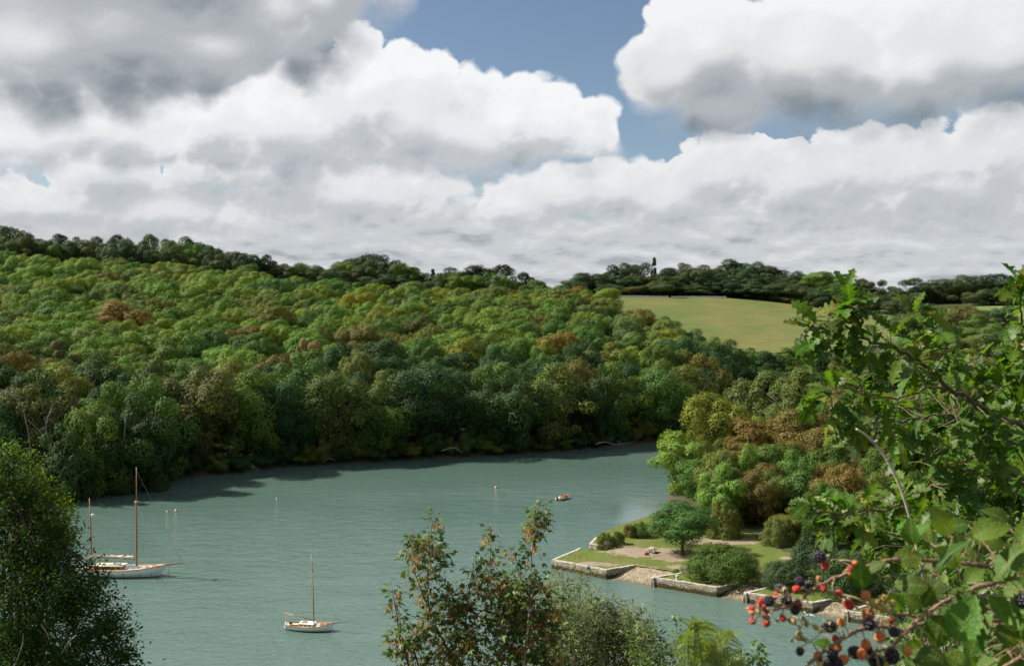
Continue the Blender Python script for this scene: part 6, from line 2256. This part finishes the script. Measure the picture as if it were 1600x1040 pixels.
TEMPL['narrow'][0][0][:, 1] *= 1.0
shoots('sycamore_sapling', 'sycamore sapling with leafy upright shoots and orange-brown keys in front of the water', 'tree', 15.0,
       [[(817, 1045), (824, 990), (828, 930), (830, 880), (833, 830), (836, 788), 'pale_bark'], [(797, 1045), (792, 1000), (783, 965), (770, 940), (766, 890), (767, 833), 'pale_bark'],
        [(712, 1045), (695, 1005), (672, 955), (668, 900), (672, 850), (676, 813)], [(640, 1045), (625, 1000), (620, 960), (612, 918)], [(740, 1045), (728, 980), (733, 925), (740, 878)],
        [(828, 930), (814, 905), (804, 858)], [(672, 955), (650, 900), (640, 862)], [(668, 900), (684, 880), (690, 862)], [(790, 980), (800, 940), (806, 905)], [(728, 980), (705, 940), (700, 918)], [(766, 890), (790, 915), (800, 905)],
        [(655, 1045), (640, 1015), (612, 1005)], [(850, 1045), (852, 1000), (848, 960)], [(672, 850), (655, 850), (646, 842)], [(833, 830), (842, 815), (848, 800)]],
       'palm', 'syc_leaf', 0.155, 5, 0.085, 71, keys=0.6, mass=([(640, 1000), (660, 960), (700, 940), (740, 915), (790, 905), (850, 910), (880, 950), (880, 1060), (620, 1060)], 225, 9), stem_r=0.028, depth=0.35)
shoots('willow_bush', 'grey-green willow bush with fine narrow leaves right of the sycamore sapling', 'bush', 17.5,
       [[(900, 1045), (890, 990), (884, 940), (880, 908)], [(920, 1045), (912, 985), (906, 935), (904, 900)], [(940, 1045), (938, 990), (934, 955), (932, 928)], [(960, 1045), (958, 1000), (955, 965), (957, 940)],
        [(980, 1045), (982, 1000), (985, 970), (987, 952)], [(880, 1045), (868, 990), (862, 940), (860, 905)], [(1000, 1045), (1004, 1010), (1008, 985), (1010, 968)], [(860, 1045), (850, 1000), (846, 965)], [(945, 1045), (920, 1010), (896, 985), 'pale_bark'],
        [(990, 1045), (968, 1020), (960, 990), 'pale_bark'], [(1020, 1045), (1025, 1015), (1022, 1000)]],
       'narrow', 'willow_leaf', 0.115, 26, 0.13, 72, limit=40, mass=([(850, 950), (900, 930), (960, 965), (1010, 990), (1040, 1060), (840, 1060)], 260, 42), stem_r=0.014, depth=0.7)
shoots('sapling', 'leafy young shoots with a tall thin stem at the right end of the willow', 'sapling', 14.0,
       [[(1050, 1045), (1056, 1000), (1058, 962)], [(1030, 1045), (1034, 1010), (1020, 985)], [(1005, 1045), (1000, 1010), (1000, 985)], [(1045, 1045), (1060, 1025), (1066, 1005)], [(985, 1045), (986, 1000), (985, 962)]],
       'small', 'small_leaf', 0.075, 5, 0.06, 73, limit=200, mass=([(985, 1020), (1040, 1005), (1060, 1020), (1060, 1060), (985, 1060)], 40, 10), stem_r=0.012, depth=0.2)
shoots('seedling', 'small leafy sprig on the bottom edge below the leftmost blackberries', 'sapling', 9.0,
       [[(1176, 1050), (1180, 1025), (1184, 1006)], [(1172, 1050), (1166, 1032), (1158, 1022)], [(1182, 1050), (1190, 1035), (1196, 1018)]],
       'small', 'small_leaf', 0.05, 4, 0.03, 74, limit=120, stem_r=0.006, depth=0.05)


# ------------------------------------------------------------------ dark fine-leaved tree at lower left
def near_tree():
    D = 27.0
    rng = np.random.default_rng(81); rg = random.Random(81)
    g = px(20, 1000, D)
    base = Vector((g.x, g.y, gz(g.x, g.y) - 0.2))
    r = empty('near_tree', base)
    tag(r, 'dark fine-leaved tree filling the lower left corner in front of the ketch', 'tree')
    poly = [(-80, 690), (0, 690), (28, 708), (52, 740), (66, 764), (82, 786), (100, 806), (106, 830), (108, 856), (122, 878), (138, 898), (160, 916), (172, 942), (182, 968), (192, 1000), (214, 1040), (230, 1080), (-80, 1080)]
    tips = [(12, 708), (40, 742), (56, 760), (76, 796), (92, 798), (104, 812), (108, 838), (100, 852), (132, 888), (154, 910), (168, 938), (178, 964), (186, 990), (200, 1022), (132, 905), (84, 804), (66, 776), (184, 1010), (94, 818), (108, 862), (30, 724), (70, 790), (88, 808), (84, 828), (50, 752)]
    top = px(10, 720, D) - base
    trunk = smooth_path([Vector((0, 0, 0)), Vector((0.2, 0, top.z * 0.4)), Vector((0.0, 0.2, top.z * 0.8)), top], 5)
    MB().tube(trunk, [0.24 * (1 - 0.85 * i / len(trunk)) for i in range(len(trunk))], 9).build('trunk', M['bark'], r, True)
    P, N = [], []
    br = MB()
    cs = [(x, y, D + rg.uniform(-0.8, 0.8), 1) for x, y in tips]
    for k in range(270):
        x, y = rand_in(poly, rg); cs.append((x, y, D + rg.uniform(-3.0, 3.0), 0))
    young = []  # true where a cluster takes the sunlit leaf colour, not for leaf age
    for (x, y, d, tip) in cs:
        young.append(tip and y < 860)  # upper tips take the brighter leaf, standing in for sun on them
        c = np.array(px(x, y, d) - base)
        n = 190
        ax = np.array([rg.uniform(0.2, 1), rg.uniform(-.6, .6), rg.uniform(0.2, 1)]); ax /= np.linalg.norm(ax)
        q = rng.normal(size=(n, 3)) * 0.15 + ax * rng.uniform(-0.5, 0.4, size=(n, 1))
        P.append(c + q); N.append(rng.normal(size=(n, 3)) * 0.6 + np.array([-0.2, -0.1, 0.9]))
        if tip or rg.random() < 0.2:
            a = trunk[min(len(trunk) - 1, max(2, int(len(trunk) * (0.15 + 0.7 * rg.random()))))]
            cv = Vector(c)
            m = a.lerp(cv, 0.55) + Vector((0, 0, 0.25))
            br.tube(smooth_path([a, m, cv + Vector(ax) * 0.2], 4), [0.06, 0.052, 0.045, 0.038, 0.03, 0.024, 0.018, 0.012, 0.006], 5)
    br.build('branches', M['bark'], r, True)
    for nm, mt, ids in (('foliage', 'dark_leaf', [i for i in range(len(P)) if not young[i]]), ('bright_foliage', 'sunny_leaf', [i for i in range(len(P)) if young[i]])):
        V, Fc = cards(np.concatenate([P[i] for i in ids]), np.concatenate([N[i] for i in ids]), 0.064, rng, 0.40, 0.35)
        me = mesh_np(nm, V, Fc, M[mt])
        a = me.attributes.new('rib', 'FLOAT', 'POINT'); a.data.foreach_set('value', np.ones(len(V), dtype=np.float32))
        tag(mobj(nm, me, r), kind='stuff')
    # two bare pale twigs low in the crown
    for path in ([(20, 1045), (34, 1010), (36, 990)], [(96, 1020), (108, 1002), (120, 992)], [(64, 975), (74, 990), (76, 998)]):
        MB().tube([p - base for p in smooth_path([px(x, y, D - 3.4) for x, y in path], 5)], 0.013, 5).build('bare_twig', M['dead_wood'], r, True)


near_tree()
